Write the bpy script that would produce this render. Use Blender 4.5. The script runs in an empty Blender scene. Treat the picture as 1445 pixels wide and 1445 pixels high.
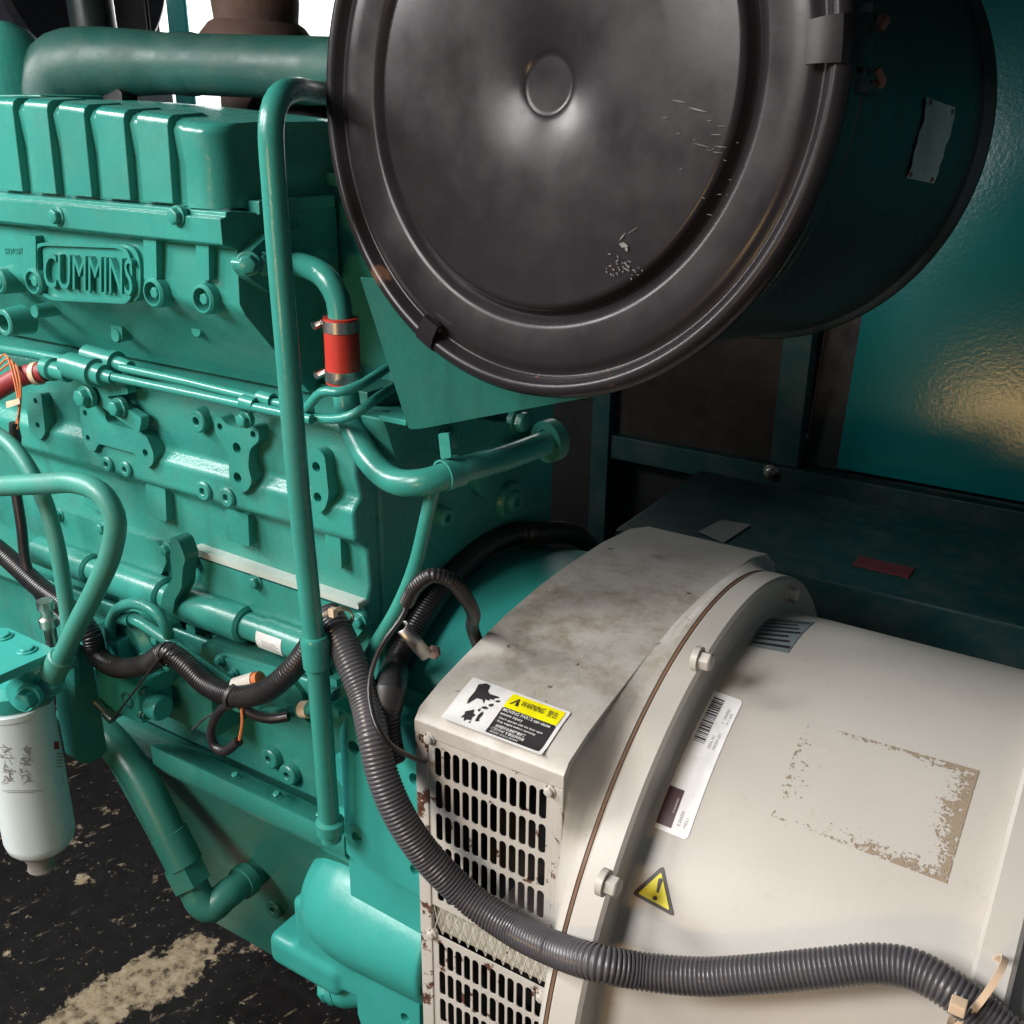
import bpy, bmesh, math, random
from mathutils import Vector, Matrix
from mathutils.geometry import tessellate_polygon
random.seed(7)
PI = math.pi
sc = bpy.context.scene
col = sc.collection

# ------------------------------------------------------------------ camera
FPX, HALF = 1450.0, 722.5
yaw, pitch, roll = [math.radians(a) for a in (32.3, 21.4, -0.6)]
fwd = Vector((-math.sin(yaw)*math.cos(pitch), math.cos(yaw)*math.cos(pitch), -math.sin(pitch)))
rgt = Vector((math.cos(yaw), math.sin(yaw), 0)); dwn = fwd.cross(rgt)
rr = rgt*math.cos(roll) + dwn*math.sin(roll); dd = -rgt*math.sin(roll) + dwn*math.cos(roll)
cam = bpy.data.cameras.new('camera'); co = bpy.data.objects.new('camera', cam); col.objects.link(co)
m = Matrix.Identity(4)
for i in range(3):
    m[i][0] = rr[i]; m[i][1] = -dd[i]; m[i][2] = -fwd[i]
co.matrix_world = m
cam.sensor_width = 36; cam.lens = 36*FPX/1445; cam.clip_start = .02; cam.clip_end = 100
sc.camera = co

# ------------------------------------------------------------------ world, lamps, exposure
w = bpy.data.worlds.new('World'); sc.world = w; w.use_nodes = True
bg = w.node_tree.nodes['Background']; bg.inputs[0].default_value = (.80, .90, 1, 1); bg.inputs[1].default_value = .155
def area(name, loc, target, sx, sy, power, color):
    l = bpy.data.lights.new(name, 'AREA'); l.shape = 'RECTANGLE'; l.size = sx; l.size_y = sy
    l.energy = power; l.color = color
    o = bpy.data.objects.new(name, l); col.objects.link(o); o.location = loc
    o.rotation_euler = (Vector(target)-Vector(loc)).to_track_quat('-Z', 'Y').to_euler()
    return o
area('door_daylight', (-1.95, -.12, .72), (-.5, .75, -.5), .7, .55, 48, (1, .985, .965))
area('open_side_skylight', (-1.45, -1.42, 1.06), (-.45, .8, -.5), .95, .9, 78, (1, .975, .95))
area('rear_hatch_daylight', (-2.5, 2.3, .55), (-.75, .7, -.2), .9, .6, 26, (.93, .97, 1))
area('panel_glint_lamp', (-.43, -1.0, -.345), (-.18, 1.77, -.445), .40, .11, 4.6, (1, .62, .24))  # unseen warm lamp, added for the orange reflection on the panel
sc.view_settings.view_transform = 'Standard'; sc.view_settings.look = 'None'
sc.view_settings.exposure = 0; sc.view_settings.gamma = 1

# ------------------------------------------------------------------ helpers
def ray(x, y): return (x-HALF)/FPX*rr + (y-HALF)/FPX*dd + fwd
def P(x, y, Y=None, X=None, Z=None):
    v = ray(x, y)
    t = Y/v.y if Y is not None else (X/v.x if X is not None else Z/v.z)
    return v*t
AY, AZ = .85, -.75                       # shaft axis of engine and alternator (along x)
def HC(x, y, R):                         # point on a cylinder about the shaft axis
    v = ray(x, y); a = v.y**2+v.z**2; b = -2*(v.y*AY+v.z*AZ); c = AY**2+AZ**2-R*R
    d = b*b-4*a*c
    return v*((-b-math.sqrt(max(d, 0)))/(2*a))

def finish(bm, ang=38):
    bmesh.ops.recalc_face_normals(bm, faces=bm.faces)
    for f in bm.faces: f.smooth = True
    a = math.radians(ang)
    for e in bm.edges:
        if len(e.link_faces) == 2: e.smooth = e.calc_face_angle(0) < a
def bev(bm, w, ang=32, seg=2):
    if w <= 0: return
    bmesh.ops.recalc_face_normals(bm, faces=bm.faces)
    a = math.radians(ang)
    es = [e for e in bm.edges if len(e.link_faces) == 2 and e.calc_face_angle(0) > a]
    if es: bmesh.ops.bevel(bm, geom=es, offset=w, segments=seg, profile=.5, affect='EDGES', clamp_overlap=True)
def link(name, me, mat, parent=None):
    o = bpy.data.objects.new(name, me); col.objects.link(o)
    if mat and not me.materials: me.materials.append(mat)
    if parent:
        o.parent = parent
        o.matrix_parent_inverse = wm[parent.name].inverted() if parent.name in wm else Matrix.Identity(4)
    return o
wm = {}
def mk(name, bm, mat, parent=None, ang=38):
    finish(bm, ang)
    me = bpy.data.meshes.new(name); bm.to_mesh(me); bm.free()
    o = link(name, me, mat, parent)
    if len(me.polygons) < 6000:           # broad faces keep flat shading next to their rounded edges
        wn = o.modifiers.new('weighted_normals', 'WEIGHTED_NORMAL'); wn.keep_sharp = True; wn.weight = 50
    return o
def tag(o, label, cat, group=None):
    o['label'] = label; o['category'] = cat
    if group: o['group'] = group
    return o
def struct(o): o['kind'] = 'structure'; return o
def thing(name, label, cat, loc, group=None):
    o = bpy.data.objects.new(name, None); col.objects.link(o); o.location = loc
    o.empty_display_size = .05
    wm[o.name] = Matrix.Translation(loc)
    return tag(o, label, cat, group)

def fillet(pts, r, n=4):
    if r <= 0: return pts
    out = []; N = len(pts)
    for i in range(N):
        a, b, c = Vector(pts[i-1]), Vector(pts[i]), Vector(pts[(i+1) % N])
        u = (a-b); v = (c-b); k = min(r, u.length*.48, v.length*.48)
        p0 = b+u.normalized()*k; p1 = b+v.normalized()*k
        for j in range(n+1):
            t = j/n; q = p0*(1-t)**2+b*2*t*(1-t)+p1*t*t; out.append((q.x, q.y))
    return out
def prism2(out, holes, mapf, th, bv=0, seg=2):
    """out: 2d outline, holes: list of 2d outlines, mapf(u, v, depth) -> 3d"""
    bm = bmesh.new(); loops = [out]+holes
    flat = [p for l in loops for p in l]
    tri = tessellate_polygon([[Vector((p[0], p[1], 0)) for p in l] for l in loops])
    A = [bm.verts.new(mapf(p[0], p[1], 0)) for p in flat]; B = [bm.verts.new(mapf(p[0], p[1], th)) for p in flat]
    for t in tri:
        try:
            bm.faces.new([A[i] for i in t]); bm.faces.new([B[i] for i in reversed(t)])
        except ValueError: pass
    k = 0
    for l in loops:
        n = len(l)
        for i in range(n):
            a, b = k+i, k+(i+1) % n
            try: bm.faces.new((A[a], A[b], B[b], B[a]))
            except ValueError: pass
        k += n
    bev(bm, bv, 32, seg)
    return bm
def circ(c, r, n=16): return [(c[0]+r*math.cos(2*PI*i/n), c[1]+r*math.sin(2*PI*i/n)) for i in range(n)]
def plateY(px, Y, th, holes=(), fil=.004, bv=.0015):
    o = [(P(*p, Y=Y).x, P(*p, Y=Y).z) for p in px]
    h = [circ((P(a, b, Y=Y).x, P(a, b, Y=Y).z), r) for a, b, r in holes]
    return prism2(fillet(o, fil), h, lambda u, v, d: (u, Y+d, v), th, bv)
def plateX(px, X, th, holes=(), fil=.004, bv=.0015):
    o = [(P(*p, X=X).y, P(*p, X=X).z) for p in px]
    h = [circ((P(a, b, X=X).y, P(a, b, X=X).z), r) for a, b, r in holes]
    return prism2(fillet(o, fil), h, lambda u, v, d: (X-d, u, v), th, bv)
def plateZ(px, Z, th, holes=(), fil=.004, bv=.0015):
    o = [(P(*p, Z=Z).x, P(*p, Z=Z).y) for p in px]
    h = [circ((P(a, b, Z=Z).x, P(a, b, Z=Z).y), r) for a, b, r in holes]
    return prism2(fillet(o, fil), h, lambda u, v, d: (u, v, Z-d), th, bv)
def profX(prof, x0, x1, fil=0, bv=.002, seg=2):
    return prism2(fillet(prof, fil), [], lambda u, v, d: (x0+d, u, v), x1-x0, bv, seg)
def box(x0, x1, y0, y1, z0, z1, bv=.002, seg=2, bm=None):
    b = bmesh.new()
    g = bmesh.ops.create_cube(b, size=1, matrix=Matrix.Translation(((x0+x1)/2, (y0+y1)/2, (z0+z1)/2)) @ Matrix.Diagonal((x1-x0, y1-y0, z1-z0, 1)))
    bev(b, bv, 32, seg)
    return b
def merge(a, b):
    me = bpy.data.meshes.new('t'); b.to_mesh(me); b.free(); a.from_mesh(me); bpy.data.meshes.remove(me); return a
def basis(axis):
    a = Vector(axis).normalized(); h = Vector((0, 0, 1)) if abs(a.z) < .9 else Vector((1, 0, 0))
    u = a.cross(h).normalized(); return u, a.cross(u).normalized(), a
def lathe(prof, org, axis, seg=48, closed=False):
    """prof: (radius, height along axis)"""
    bm = bmesh.new(); u, v, a = basis(axis); org = Vector(org); rings = []
    for r, h in prof:
        if r < 1e-6: rings.append([bm.verts.new(org+a*h)])
        else: rings.append([bm.verts.new(org+a*h+(u*math.cos(2*PI*i/seg)+v*math.sin(2*PI*i/seg))*r) for i in range(seg)])
    for A, B in zip(rings, rings[1:]):
        for i in range(seg):
            j = (i+1) % seg
            if len(A) == 1 and len(B) == 1: continue
            if len(A) == 1: bm.faces.new((A[0], B[j], B[i]))
            elif len(B) == 1: bm.faces.new((A[i], A[j], B[0]))
            else: bm.faces.new((A[i], A[j], B[j], B[i]))
    return bm
def arcp(cr, ch, r, a0, a1, n=5):        # little arc for lathe profiles, degrees
    return [(cr+r*math.cos(math.radians(a0+(a1-a0)*i/n)), ch+r*math.sin(math.radians(a0+(a1-a0)*i/n))) for i in range(n+1)]
def cr_spline(pts, step):
    pts = [Vector(p) for p in pts]; q = [pts[0]*2-pts[1]]+pts+[pts[-1]*2-pts[-2]]; dense = []
    for i in range(1, len(q)-2):
        p0, p1, p2, p3 = q[i-1:i+3]; n = max(6, int((p2-p1).length/step*2))
        t0 = 0; t1 = t0+max((p1-p0).length, 1e-6)**.5; t2 = t1+max((p2-p1).length, 1e-6)**.5; t3 = t2+max((p3-p2).length, 1e-6)**.5
        for k in range(n):
            t = t1+(t2-t1)*k/n
            A1 = p0*((t1-t)/(t1-t0))+p1*((t-t0)/(t1-t0)); A2 = p1*((t2-t)/(t2-t1))+p2*((t-t1)/(t2-t1)); A3 = p2*((t3-t)/(t3-t2))+p3*((t-t2)/(t3-t2))
            B1 = A1*((t2-t)/(t2-t0))+A2*((t-t0)/(t2-t0)); B2 = A2*((t3-t)/(t3-t1))+A3*((t-t1)/(t3-t1))
            dense.append(B1*((t2-t)/(t2-t1))+B2*((t-t1)/(t2-t1)))
    dense.append(pts[-1])
    out = [dense[0]]; acc = 0; prev = dense[0]
    for p in dense[1:]:
        L = (p-prev).length
        while acc+L >= step:
            prev = prev.lerp(p, (step-acc)/L); out.append(prev.copy()); L = (p-prev).length; acc = 0
        acc += L; prev = p
    if (out[-1]-pts[-1]).length > step*.3: out.append(pts[-1])
    return out
def sweep(path, rf, seg=14, cap=True):
    bm = bmesh.new(); n = len(path); rings = []
    T = [(path[min(i+1, n-1)]-path[max(i-1, 0)]).normalized() for i in range(n)]
    u = basis(T[0])[0]
    for i in range(n):
        u = (u-T[i]*u.dot(T[i])).normalized(); v = T[i].cross(u); r = rf(i)
        rings.append([bm.verts.new(path[i]+(u*math.cos(2*PI*k/seg)+v*math.sin(2*PI*k/seg))*r) for k in range(seg)])
    for A, B in zip(rings, rings[1:]):
        for k in range(seg): bm.faces.new((A[k], A[(k+1) % seg], B[(k+1) % seg], B[k]))
    if cap: bm.faces.new(rings[0]); bm.faces.new(list(reversed(rings[-1])))
    return bm
def tube(pts, r, seg=16, step=.008):
    path = cr_spline(pts, step)
    if isinstance(r, (list, tuple)):     # radius per control point, linearly by nearest pair
        pp = [Vector(p) for p in pts]
        def rf(i):
            q = path[i]; d = sorted(((q-p).length, k) for k, p in enumerate(pp))
            (d0, k0), (d1, k1) = d[0], d[1]; return (r[k0]*d1+r[k1]*d0)/(d0+d1+1e-9)
        return sweep(path, rf, seg)
    return sweep(path, lambda i: r, seg)
def corrugated(pts, r, pitch=.0042, depth=.09, seg=20):
    path = cr_spline(pts, pitch/5)
    pr = [1, 1, 1, 1-depth*.9, 1-depth]
    return sweep(path, lambda i: r*pr[i % 5], seg)
bolt_cache = {}
def bolt(loc, axis, af, mat, parent, h=None, washer=True, name='bolt'):
    """axis points away from the surface"""
    h = h or af*.62; key = (round(af, 4), round(h, 4), washer, mat.name)
    if key not in bolt_cache:
        bm = bmesh.new(); R = af/math.sqrt(3)
        top = h
        ring = lambda rad, z, n=6: [bm.verts.new((rad*math.cos(2*PI*i/n), rad*math.sin(2*PI*i/n), z)) for i in range(n)]
        a = ring(R, .0004 if washer else -.004); b = ring(R, top*.86); c = ring(R*.86, top)
        for A, B in ((a, b), (b, c)):
            for i in range(6): bm.faces.new((A[i], A[(i+1) % 6], B[(i+1) % 6], B[i]))
        bm.faces.new(c)
        bev(bm, af*.03, 32, 1)
        if washer:
            merge(bm, lathe([(af*.74, -.004), (af*.74, af*.10), (af*.70, af*.13), (0, af*.13)], (0, 0, 0), (0, 0, 1), 20))
        finish(bm, 30); me = bpy.data.meshes.new(name); bm.to_mesh(me); bm.free(); me.materials.append(mat); bolt_cache[key] = me
    o = bpy.data.objects.new(name, bolt_cache[key]); col.objects.link(o)
    u, v, a = basis(axis); s = random.uniform(0, 1); cu = u*math.cos(s)+v*math.sin(s); cv = a.cross(cu)
    M4 = Matrix.Identity(4)
    for i in range(3): M4[i][0] = cu[i]; M4[i][1] = cv[i]; M4[i][2] = a[i]; M4[i][3] = loc[i]
    o.parent = parent; o.matrix_parent_inverse = wm[parent.name].inverted() if parent.name in wm else Matrix.Identity(4)
    o.matrix_basis = M4
    return o
def boss(px, py, Y, r, hr, th, mat, parent, name='boss'):
    p = P(px, py, Y=Y)
    pr = [(0, th*.8), (hr, th*.8), (hr, .0008), (hr+.0008, 0), (r-.0015, 0), (r, .0015), (r+.002, th)]
    return mk(name, lathe(pr, p, (0, 1, 0), 24), mat, parent)
def text_pts(body, size=1.0, ext=0.0, sx=1.0, shear=0.0, align='LEFT', bold=0.0):
    c = bpy.data.curves.new('txt', 'FONT'); c.body = body; c.size = size; c.extrude = ext; c.align_x = align
    c.shear = shear; c.offset = bold; c.resolution_u = 3
    o = bpy.data.objects.new('txt', c); col.objects.link(o)
    me = bpy.data.meshes.new_from_object(o.evaluated_get(bpy.context.evaluated_depsgraph_get()))
    bpy.data.objects.remove(o); bpy.data.curves.remove(c)
    return me
def text_obj(body, name, size, mapf, mat, parent, ext=0.0, sx=1.0, shear=0.0, align='LEFT', bold=0.0, fit=None):
    me = text_pts(body, size, ext, sx, shear, align, bold)
    if fit and len(me.vertices):         # fit = (x0, x1, y0, y1): stretch the lettering into this box
        xs = [v.co.x for v in me.vertices]; ys = [v.co.y for v in me.vertices]
        x0, x1, y0, y1 = min(xs), max(xs), min(ys), max(ys)
        for v in me.vertices:
            v.co.x = fit[0]+(v.co.x-x0)/(x1-x0)*(fit[1]-fit[0]); v.co.y = fit[2]+(v.co.y-y0)/(y1-y0)*(fit[3]-fit[2])
    for v in me.vertices: v.co = Vector(mapf(v.co.x, v.co.y, v.co.z))
    me.name = name; me.materials.clear()
    return link(name, me, mat, parent)
def decal(name, poly, mapf, mat, parent, n=10, d=0.0):
    """flat print: rectangle (u0,u1,v0,v1) as a fine grid, or a polygon list"""
    bm = bmesh.new()
    if len(poly) == 4 and not isinstance(poly[0], tuple):
        u0, u1, v0, v1 = poly
        g = [[bm.verts.new(mapf(u0+(u1-u0)*i/n, v0+(v1-v0)*j/n, d)) for i in range(n+1)] for j in range(n+1)]
        for j in range(n):
            for i in range(n): bm.faces.new((g[j][i], g[j][i+1], g[j+1][i+1], g[j+1][i]))
    else:
        vs = [bm.verts.new(mapf(u, v, d)) for u, v in poly]
        for t in tessellate_polygon([[Vector((u, v, 0)) for u, v in poly]]): bm.faces.new([vs[i] for i in t])
    return mk(name, bm, mat, parent)

# ------------------------------------------------------------------ materials
def nodes(name):
    mt = bpy.data.materials.new(name); mt.use_nodes = True; nt = mt.node_tree
    return mt, nt, nt.nodes['Principled BSDF'], nt.nodes.new('ShaderNodeTexCoord')
def noise(nt, tc, scale, detail=4, rough=.55, vec=None, dist=0):
    n = nt.nodes.new('ShaderNodeTexNoise'); n.inputs['Scale'].default_value = scale; n.inputs['Detail'].default_value = detail
    n.inputs['Roughness'].default_value = rough; n.inputs['Distortion'].default_value = dist
    nt.links.new(vec or tc.outputs['Object'], n.inputs['Vector']); return n.outputs['Fac']
def ramp(nt, fac, stops):
    r = nt.nodes.new('ShaderNodeValToRGB'); e = r.color_ramp.elements
    while len(e) < len(stops): e.new(.5)
    for x, (p, c) in zip(e, stops): x.position = p; x.color = (*c, 1) if isinstance(c, tuple) else (c, c, c, 1)
    nt.links.new(fac, r.inputs[0]); return r.outputs[0]
def mix(nt, fac, a, b, bt='MIX'):
    n = nt.nodes.new('ShaderNodeMix'); n.data_type = 'RGBA'; n.blend_type = bt
    for s, v in ((0, fac), (6, a), (7, b)):
        if hasattr(v, 'links') or hasattr(v, 'is_linked'): nt.links.new(v, n.inputs[s])
        else: n.inputs[s].default_value = (*v, 1) if isinstance(v, tuple) else v
    return n.outputs[2]
def mathn(nt, op, a, b=None, clamp=False):
    n = nt.nodes.new('ShaderNodeMath'); n.operation = op; n.use_clamp = clamp
    for i, v in enumerate((a, b)):
        if v is None: continue
        if hasattr(v, 'is_linked'): nt.links.new(v, n.inputs[i])
        else: n.inputs[i].default_value = v
    return n.outputs[0]
def bump(nt, b, h, strength, dist=.002):
    n = nt.nodes.new('ShaderNodeBump'); n.inputs['Strength'].default_value = strength; n.inputs['Distance'].default_value = dist
    nt.links.new(h, n.inputs['Height']); nt.links.new(n.outputs[0], b.inputs['Normal'])
def paint(name, base, rough=.34, var=.16, chip=None, chipamt=0.0, peel=.05, dust=.0, coat=0.0, peelscale=140, metal=0.0, spec=.5, grime=0.0):
    mt, nt, b, tc = nodes(name)
    lo = tuple(c*(1-var) for c in base); hi = tuple(min(1, c*(1+var)) for c in base)
    c = ramp(nt, noise(nt, tc, 9, 5), [(.3, lo), (.72, hi)])
    if dust:
        d = mathn(nt, 'MULTIPLY', ramp(nt, noise(nt, tc, 22, 7, .65), [(.45, 0.0), (.75, 1.0)]), dust)
        c = mix(nt, d, c, (.22, .19, .15))
    if grime:                             # oily runs, longer than they are wide
        mp_ = nt.nodes.new('ShaderNodeMapping'); mp_.inputs['Scale'].default_value = (46, 46, 7); nt.links.new(tc.outputs['Object'], mp_.inputs['Vector'])
        gs = mathn(nt, 'MULTIPLY', ramp(nt, noise(nt, tc, 1, 6, .62, mp_.outputs[0]), [(.50, 0.0), (.72, 1.0)]), ramp(nt, noise(nt, tc, 6, 4), [(.42, 0.0), (.62, 1.0)]))
        c = mix(nt, mathn(nt, 'MULTIPLY', gs, grime), c, (.030, .050, .040))
    if chip:
        mk_ = ramp(nt, noise(nt, tc, 55, 8, .7), [(.66-chipamt, 0.0), (.68-chipamt, 1.0)])
        c = mix(nt, mk_, c, chip)
    nt.links.new(c, b.inputs['Base Color'])
    nt.links.new(ramp(nt, noise(nt, tc, 30, 6), [(.3, rough*.78), (.75, min(1, rough*1.35))]), b.inputs['Roughness'])
    b.inputs['Coat Weight'].default_value = coat; b.inputs['Metallic'].default_value = metal
    b.inputs['Specular IOR Level'].default_value = spec
    bump(nt, b, noise(nt, tc, peelscale, 3), peel)
    return mt
def plain(name, base, rough=.5, metal=0.0):
    mt, nt, b, tc = nodes(name)
    c = ramp(nt, noise(nt, tc, 60, 4), [(.3, tuple(x*.9 for x in base)), (.7, tuple(min(1, x*1.08) for x in base))])
    nt.links.new(c, b.inputs['Base Color']); b.inputs['Roughness'].default_value = rough; b.inputs['Metallic'].default_value = metal
    return mt
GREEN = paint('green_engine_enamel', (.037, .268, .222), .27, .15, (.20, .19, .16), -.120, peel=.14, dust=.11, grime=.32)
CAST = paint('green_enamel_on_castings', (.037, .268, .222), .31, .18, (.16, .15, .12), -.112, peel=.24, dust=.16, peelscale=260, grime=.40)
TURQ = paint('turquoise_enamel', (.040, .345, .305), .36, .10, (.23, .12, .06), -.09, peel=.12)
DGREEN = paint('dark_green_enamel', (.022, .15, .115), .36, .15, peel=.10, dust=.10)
HOSEG = paint('green_painted_hose', (.050, .265, .215), .42, .12, peel=.12, dust=.22)
def panel_paint():
    mt, nt, b, tc = nodes('teal_enclosure_paint')
    nt.links.new(ramp(nt, noise(nt, tc, 3, 3), [(.3, (.002, .165, .170)), (.7, (.002, .185, .190))]), b.inputs['Base Color'])
    b.inputs['Roughness'].default_value = .17; b.inputs['Specular IOR Level'].default_value = .40
    bump(nt, b, noise(nt, tc, 150, 3), .10)
    return mt
TEAL = panel_paint()
TEALD = paint('shade_dark_dusty_teal', (.006, .055, .056), .55, .15, (.03, .025, .02), -.06, peel=.05, dust=.25)  # teal darkened in the colour for the unlit far side, dust on top
BLACKP = paint('black_filter_enamel', (.019, .0165, .0185), .26, .05, (.16, .10, .07), -.135, peel=.015, dust=.02, spec=.20)
BLACKG = paint('black_gloss_enamel', (.016, .028, .027), .32, .15, (.20, .09, .04), -.125, peel=.05)  # green tint in the black stands for reflected teal
PLAST = paint('black_conduit_plastic', (.018, .016, .018), .34, .15, peel=.02, dust=.10)
PLASTG = paint('greyed_conduit_plastic', (.078, .075, .084), .30, .15, peel=.02, dust=.12)
DARK = plain('dark_void', (.008, .008, .008), .9)
SOOT_SHADE = paint('soot_and_shade_black', (.014, .013, .015), .55, .2, peel=.1)  # soot on engine parts, painted shade on the far-side gap sheets
SHADEG = paint('shade_dark_green_enamel', (.014, .085, .070), .50, .2, peel=.12, dust=.15)  # manifold green, darkened in the colour to stand for shade
STEEL = paint('worn_steel', (.50, .47, .44), .34, .15, peel=.05, metal=1)
RUSTM = paint('rusty_pipe', (.105, .060, .045), .8, .35, peel=.5, dust=.2, peelscale=60)
RED = paint('red_silicone', (.46, .028, .016), .5, .15, peel=.06)
REDH = paint('dark_red_rubber', (.27, .030, .034), .5, .2, peel=.08)
WHITEP = paint('white_canister_enamel', (.66, .75, .76), .30, .03, peel=.03)
GREYPL = plain('grey_plastic', (.26, .25, .23), .5)
TIE = plain('cream_nylon', (.70, .52, .36), .45)
WHITE = plain('label_white', (.78, .77, .76), .4)
WHITEG = plain('glossy_label_white', (.92, .93, .93), .3)
INK = plain('print_black', (.030, .028, .030), .45)
INKG = plain('print_grey', (.30, .29, .28), .5)
YELL = plain('print_yellow', (.92, .83, .004), .42)
PURP = plain('print_purple', (.085, .038, .046), .4)
REDPR = plain('print_red', (.45, .02, .02), .4)
FOIL = paint('torn_foil_label', (.34, .42, .38), .35, .4, peel=.6, peelscale=60)
BLUEL = plain('faded_blue_grey_label', (.20, .24, .25), .5)
COPPER = plain('orange_wire', (.55, .16, .05), .45)

# beige alternator paint: dirt smudges lie on the upper side of the fan housing
def beige(name, smudge=False, rust=0.0):
    mt, nt, b, tc = nodes(name)
    c = ramp(nt, noise(nt, tc, 7, 6), [(.3, (.475, .448, .408)), (.7, (.535, .507, .465))])
    c = mix(nt, mathn(nt, 'MULTIPLY', ramp(nt, noise(nt, tc, 70, 6, .7), [(.60, 0.0), (.8, 1.0)]), .35), c, (.26, .22, .17))
    if smudge:
        mp = nt.nodes.new('ShaderNodeMapping'); mp.inputs['Location'].default_value = (.395/.15, -.775/.25, .43/.3); mp.inputs['Scale'].default_value = (1/.15, 1/.25, 1/.3)
        nt.links.new(tc.outputs['Object'], mp.inputs['Vector'])
        gr = nt.nodes.new('ShaderNodeTexGradient'); gr.gradient_type = 'SPHERICAL'; nt.links.new(mp.outputs[0], gr.inputs[0])
        bl = ramp(nt, noise(nt, tc, 30, 9, .72, dist=.15), [(.43, 0.0), (.68, 1.0)])
        f = mathn(nt, 'MULTIPLY', mathn(nt, 'MULTIPLY', gr.outputs['Fac'], 1.7, True), bl)
        c = mix(nt, mathn(nt, 'MULTIPLY', f, .80), c, (.235, .175, .112))
        sp = nt.nodes.new('ShaderNodeTexVoronoi'); sp.inputs['Scale'].default_value = 17; nt.links.new(tc.outputs['Object'], sp.inputs['Vector'])
        f2 = mathn(nt, 'MULTIPLY', ramp(nt, sp.outputs['Distance'], [(.10, 1.0), (.20, 0.0)]), mathn(nt, 'MULTIPLY', gr.outputs['Fac'], 1.1, True))
        c = mix(nt, f2, c, (.20, .15, .10))
    if rust:
        f3 = ramp(nt, noise(nt, tc, 42, 8, .68), [(.66-rust, 0.0), (.68-rust, 1.0)])
        c = mix(nt, f3, c, ramp(nt, noise(nt, tc, 180, 4), [(.3, (.055, .022, .016)), (.7, (.16, .07, .045))]))
    nt.links.new(c, b.inputs['Base Color']); b.inputs['Roughness'].default_value = .42
    bump(nt, b, noise(nt, tc, 180, 4), .06)
    return mt
BEIGE = beige('beige_alternator_paint')
BEIGES = beige('smudged_beige_paint', True, .005)
BEIGER = beige('rust_flecked_beige_paint', False, .060)
BEIGEX = beige('rust_eaten_beige_paint', False, .12)
RUSTL = beige('rusted_seam', False, .13)

def floor_mat():
    mt, nt, b, tc = nodes('worn_black_floor')
    c0 = P(180, 1395, Z=-1.15)
    mp = nt.nodes.new('ShaderNodeMapping'); mp.vector_type = 'TEXTURE'; mp.inputs['Location'].default_value = (c0.x, c0.y, c0.z)
    dv = (P(330, 1310, Z=-1.15)-P(60, 1440, Z=-1.15)); a = math.atan2(dv.y, dv.x)
    mp.inputs['Rotation'].default_value = (0, 0, a); mp.inputs['Scale'].default_value = (.175, .062, 1)
    nt.links.new(tc.outputs['Object'], mp.inputs['Vector'])
    gr = nt.nodes.new('ShaderNodeTexGradient'); gr.gradient_type = 'SPHERICAL'; nt.links.new(mp.outputs[0], gr.inputs[0])
    mp2 = nt.nodes.new('ShaderNodeMapping'); mp2.vector_type = 'TEXTURE'; mp2.inputs['Rotation'].default_value = (0, 0, a); mp2.inputs['Scale'].default_value = (3.2, 1, 1)
    nt.links.new(tc.outputs['Object'], mp2.inputs['Vector'])
    big = noise(nt, tc, 22, 9, .70)
    f1 = ramp(nt, mathn(nt, 'ADD', gr.outputs['Fac'], mathn(nt, 'MULTIPLY', mathn(nt, 'SUBTRACT', big, .5), 2.1)), [(.23, 0.0), (.32, 1.0)])
    f2 = ramp(nt, noise(nt, tc, 62, 7, .62, mp2.outputs[0]), [(.63, 0.0), (.69, 1.0)])
    f3 = ramp(nt, noise(nt, tc, 130, 4, .55), [(.655, 0.0), (.71, 1.0)])
    cream = ramp(nt, noise(nt, tc, 60, 8, .7), [(.36, (.035, .028, .020)), (.5, (.22, .175, .115)), (.68, (.33, .28, .20))])
    blk = ramp(nt, noise(nt, tc, 40, 6), [(.3, (.003, .003, .003)), (.7, (.009, .008, .008))])
    f = mathn(nt, 'MAXIMUM', f1, mathn(nt, 'MAXIMUM', mathn(nt, 'MULTIPLY', f2, .6), mathn(nt, 'MULTIPLY', f3, .7)))
    nt.links.new(mix(nt, f, blk, cream), b.inputs['Base Color']); b.inputs['Roughness'].default_value = .6
    b.inputs['Specular IOR Level'].default_value = .12
    bump(nt, b, noise(nt, tc, 60, 6), .3)
    return mt
FLOOR = floor_mat()
def emit(name, c, s):
    mt = bpy.data.materials.new(name); mt.use_nodes = True; nt = mt.node_tree; nt.nodes.clear()
    e = nt.nodes.new('ShaderNodeEmission'); e.inputs[0].default_value = (*c, 1); e.inputs[1].default_value = s
    o = nt.nodes.new('ShaderNodeOutputMaterial'); nt.links.new(e.outputs[0], o.inputs[0]); return mt

# ================================================================== THE SETTING
ZF = -1.15
struct(mk('floor', box(-4, 1.6, -1.6, 2.2, ZF-.05, ZF, 0), FLOOR))
struct(mk('sky', box(-7, -1.2, 4.6, 4.65, -1, 3, 0), emit('daylight_sky', (1, .985, .95), 2.2)))

struct(mk('shading_roof', box(-4, 1.6, .15, 2.2, .45, .47, 0), SOOT_SHADE))  # unseen slab, added to keep lamp light off the far wall
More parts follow.
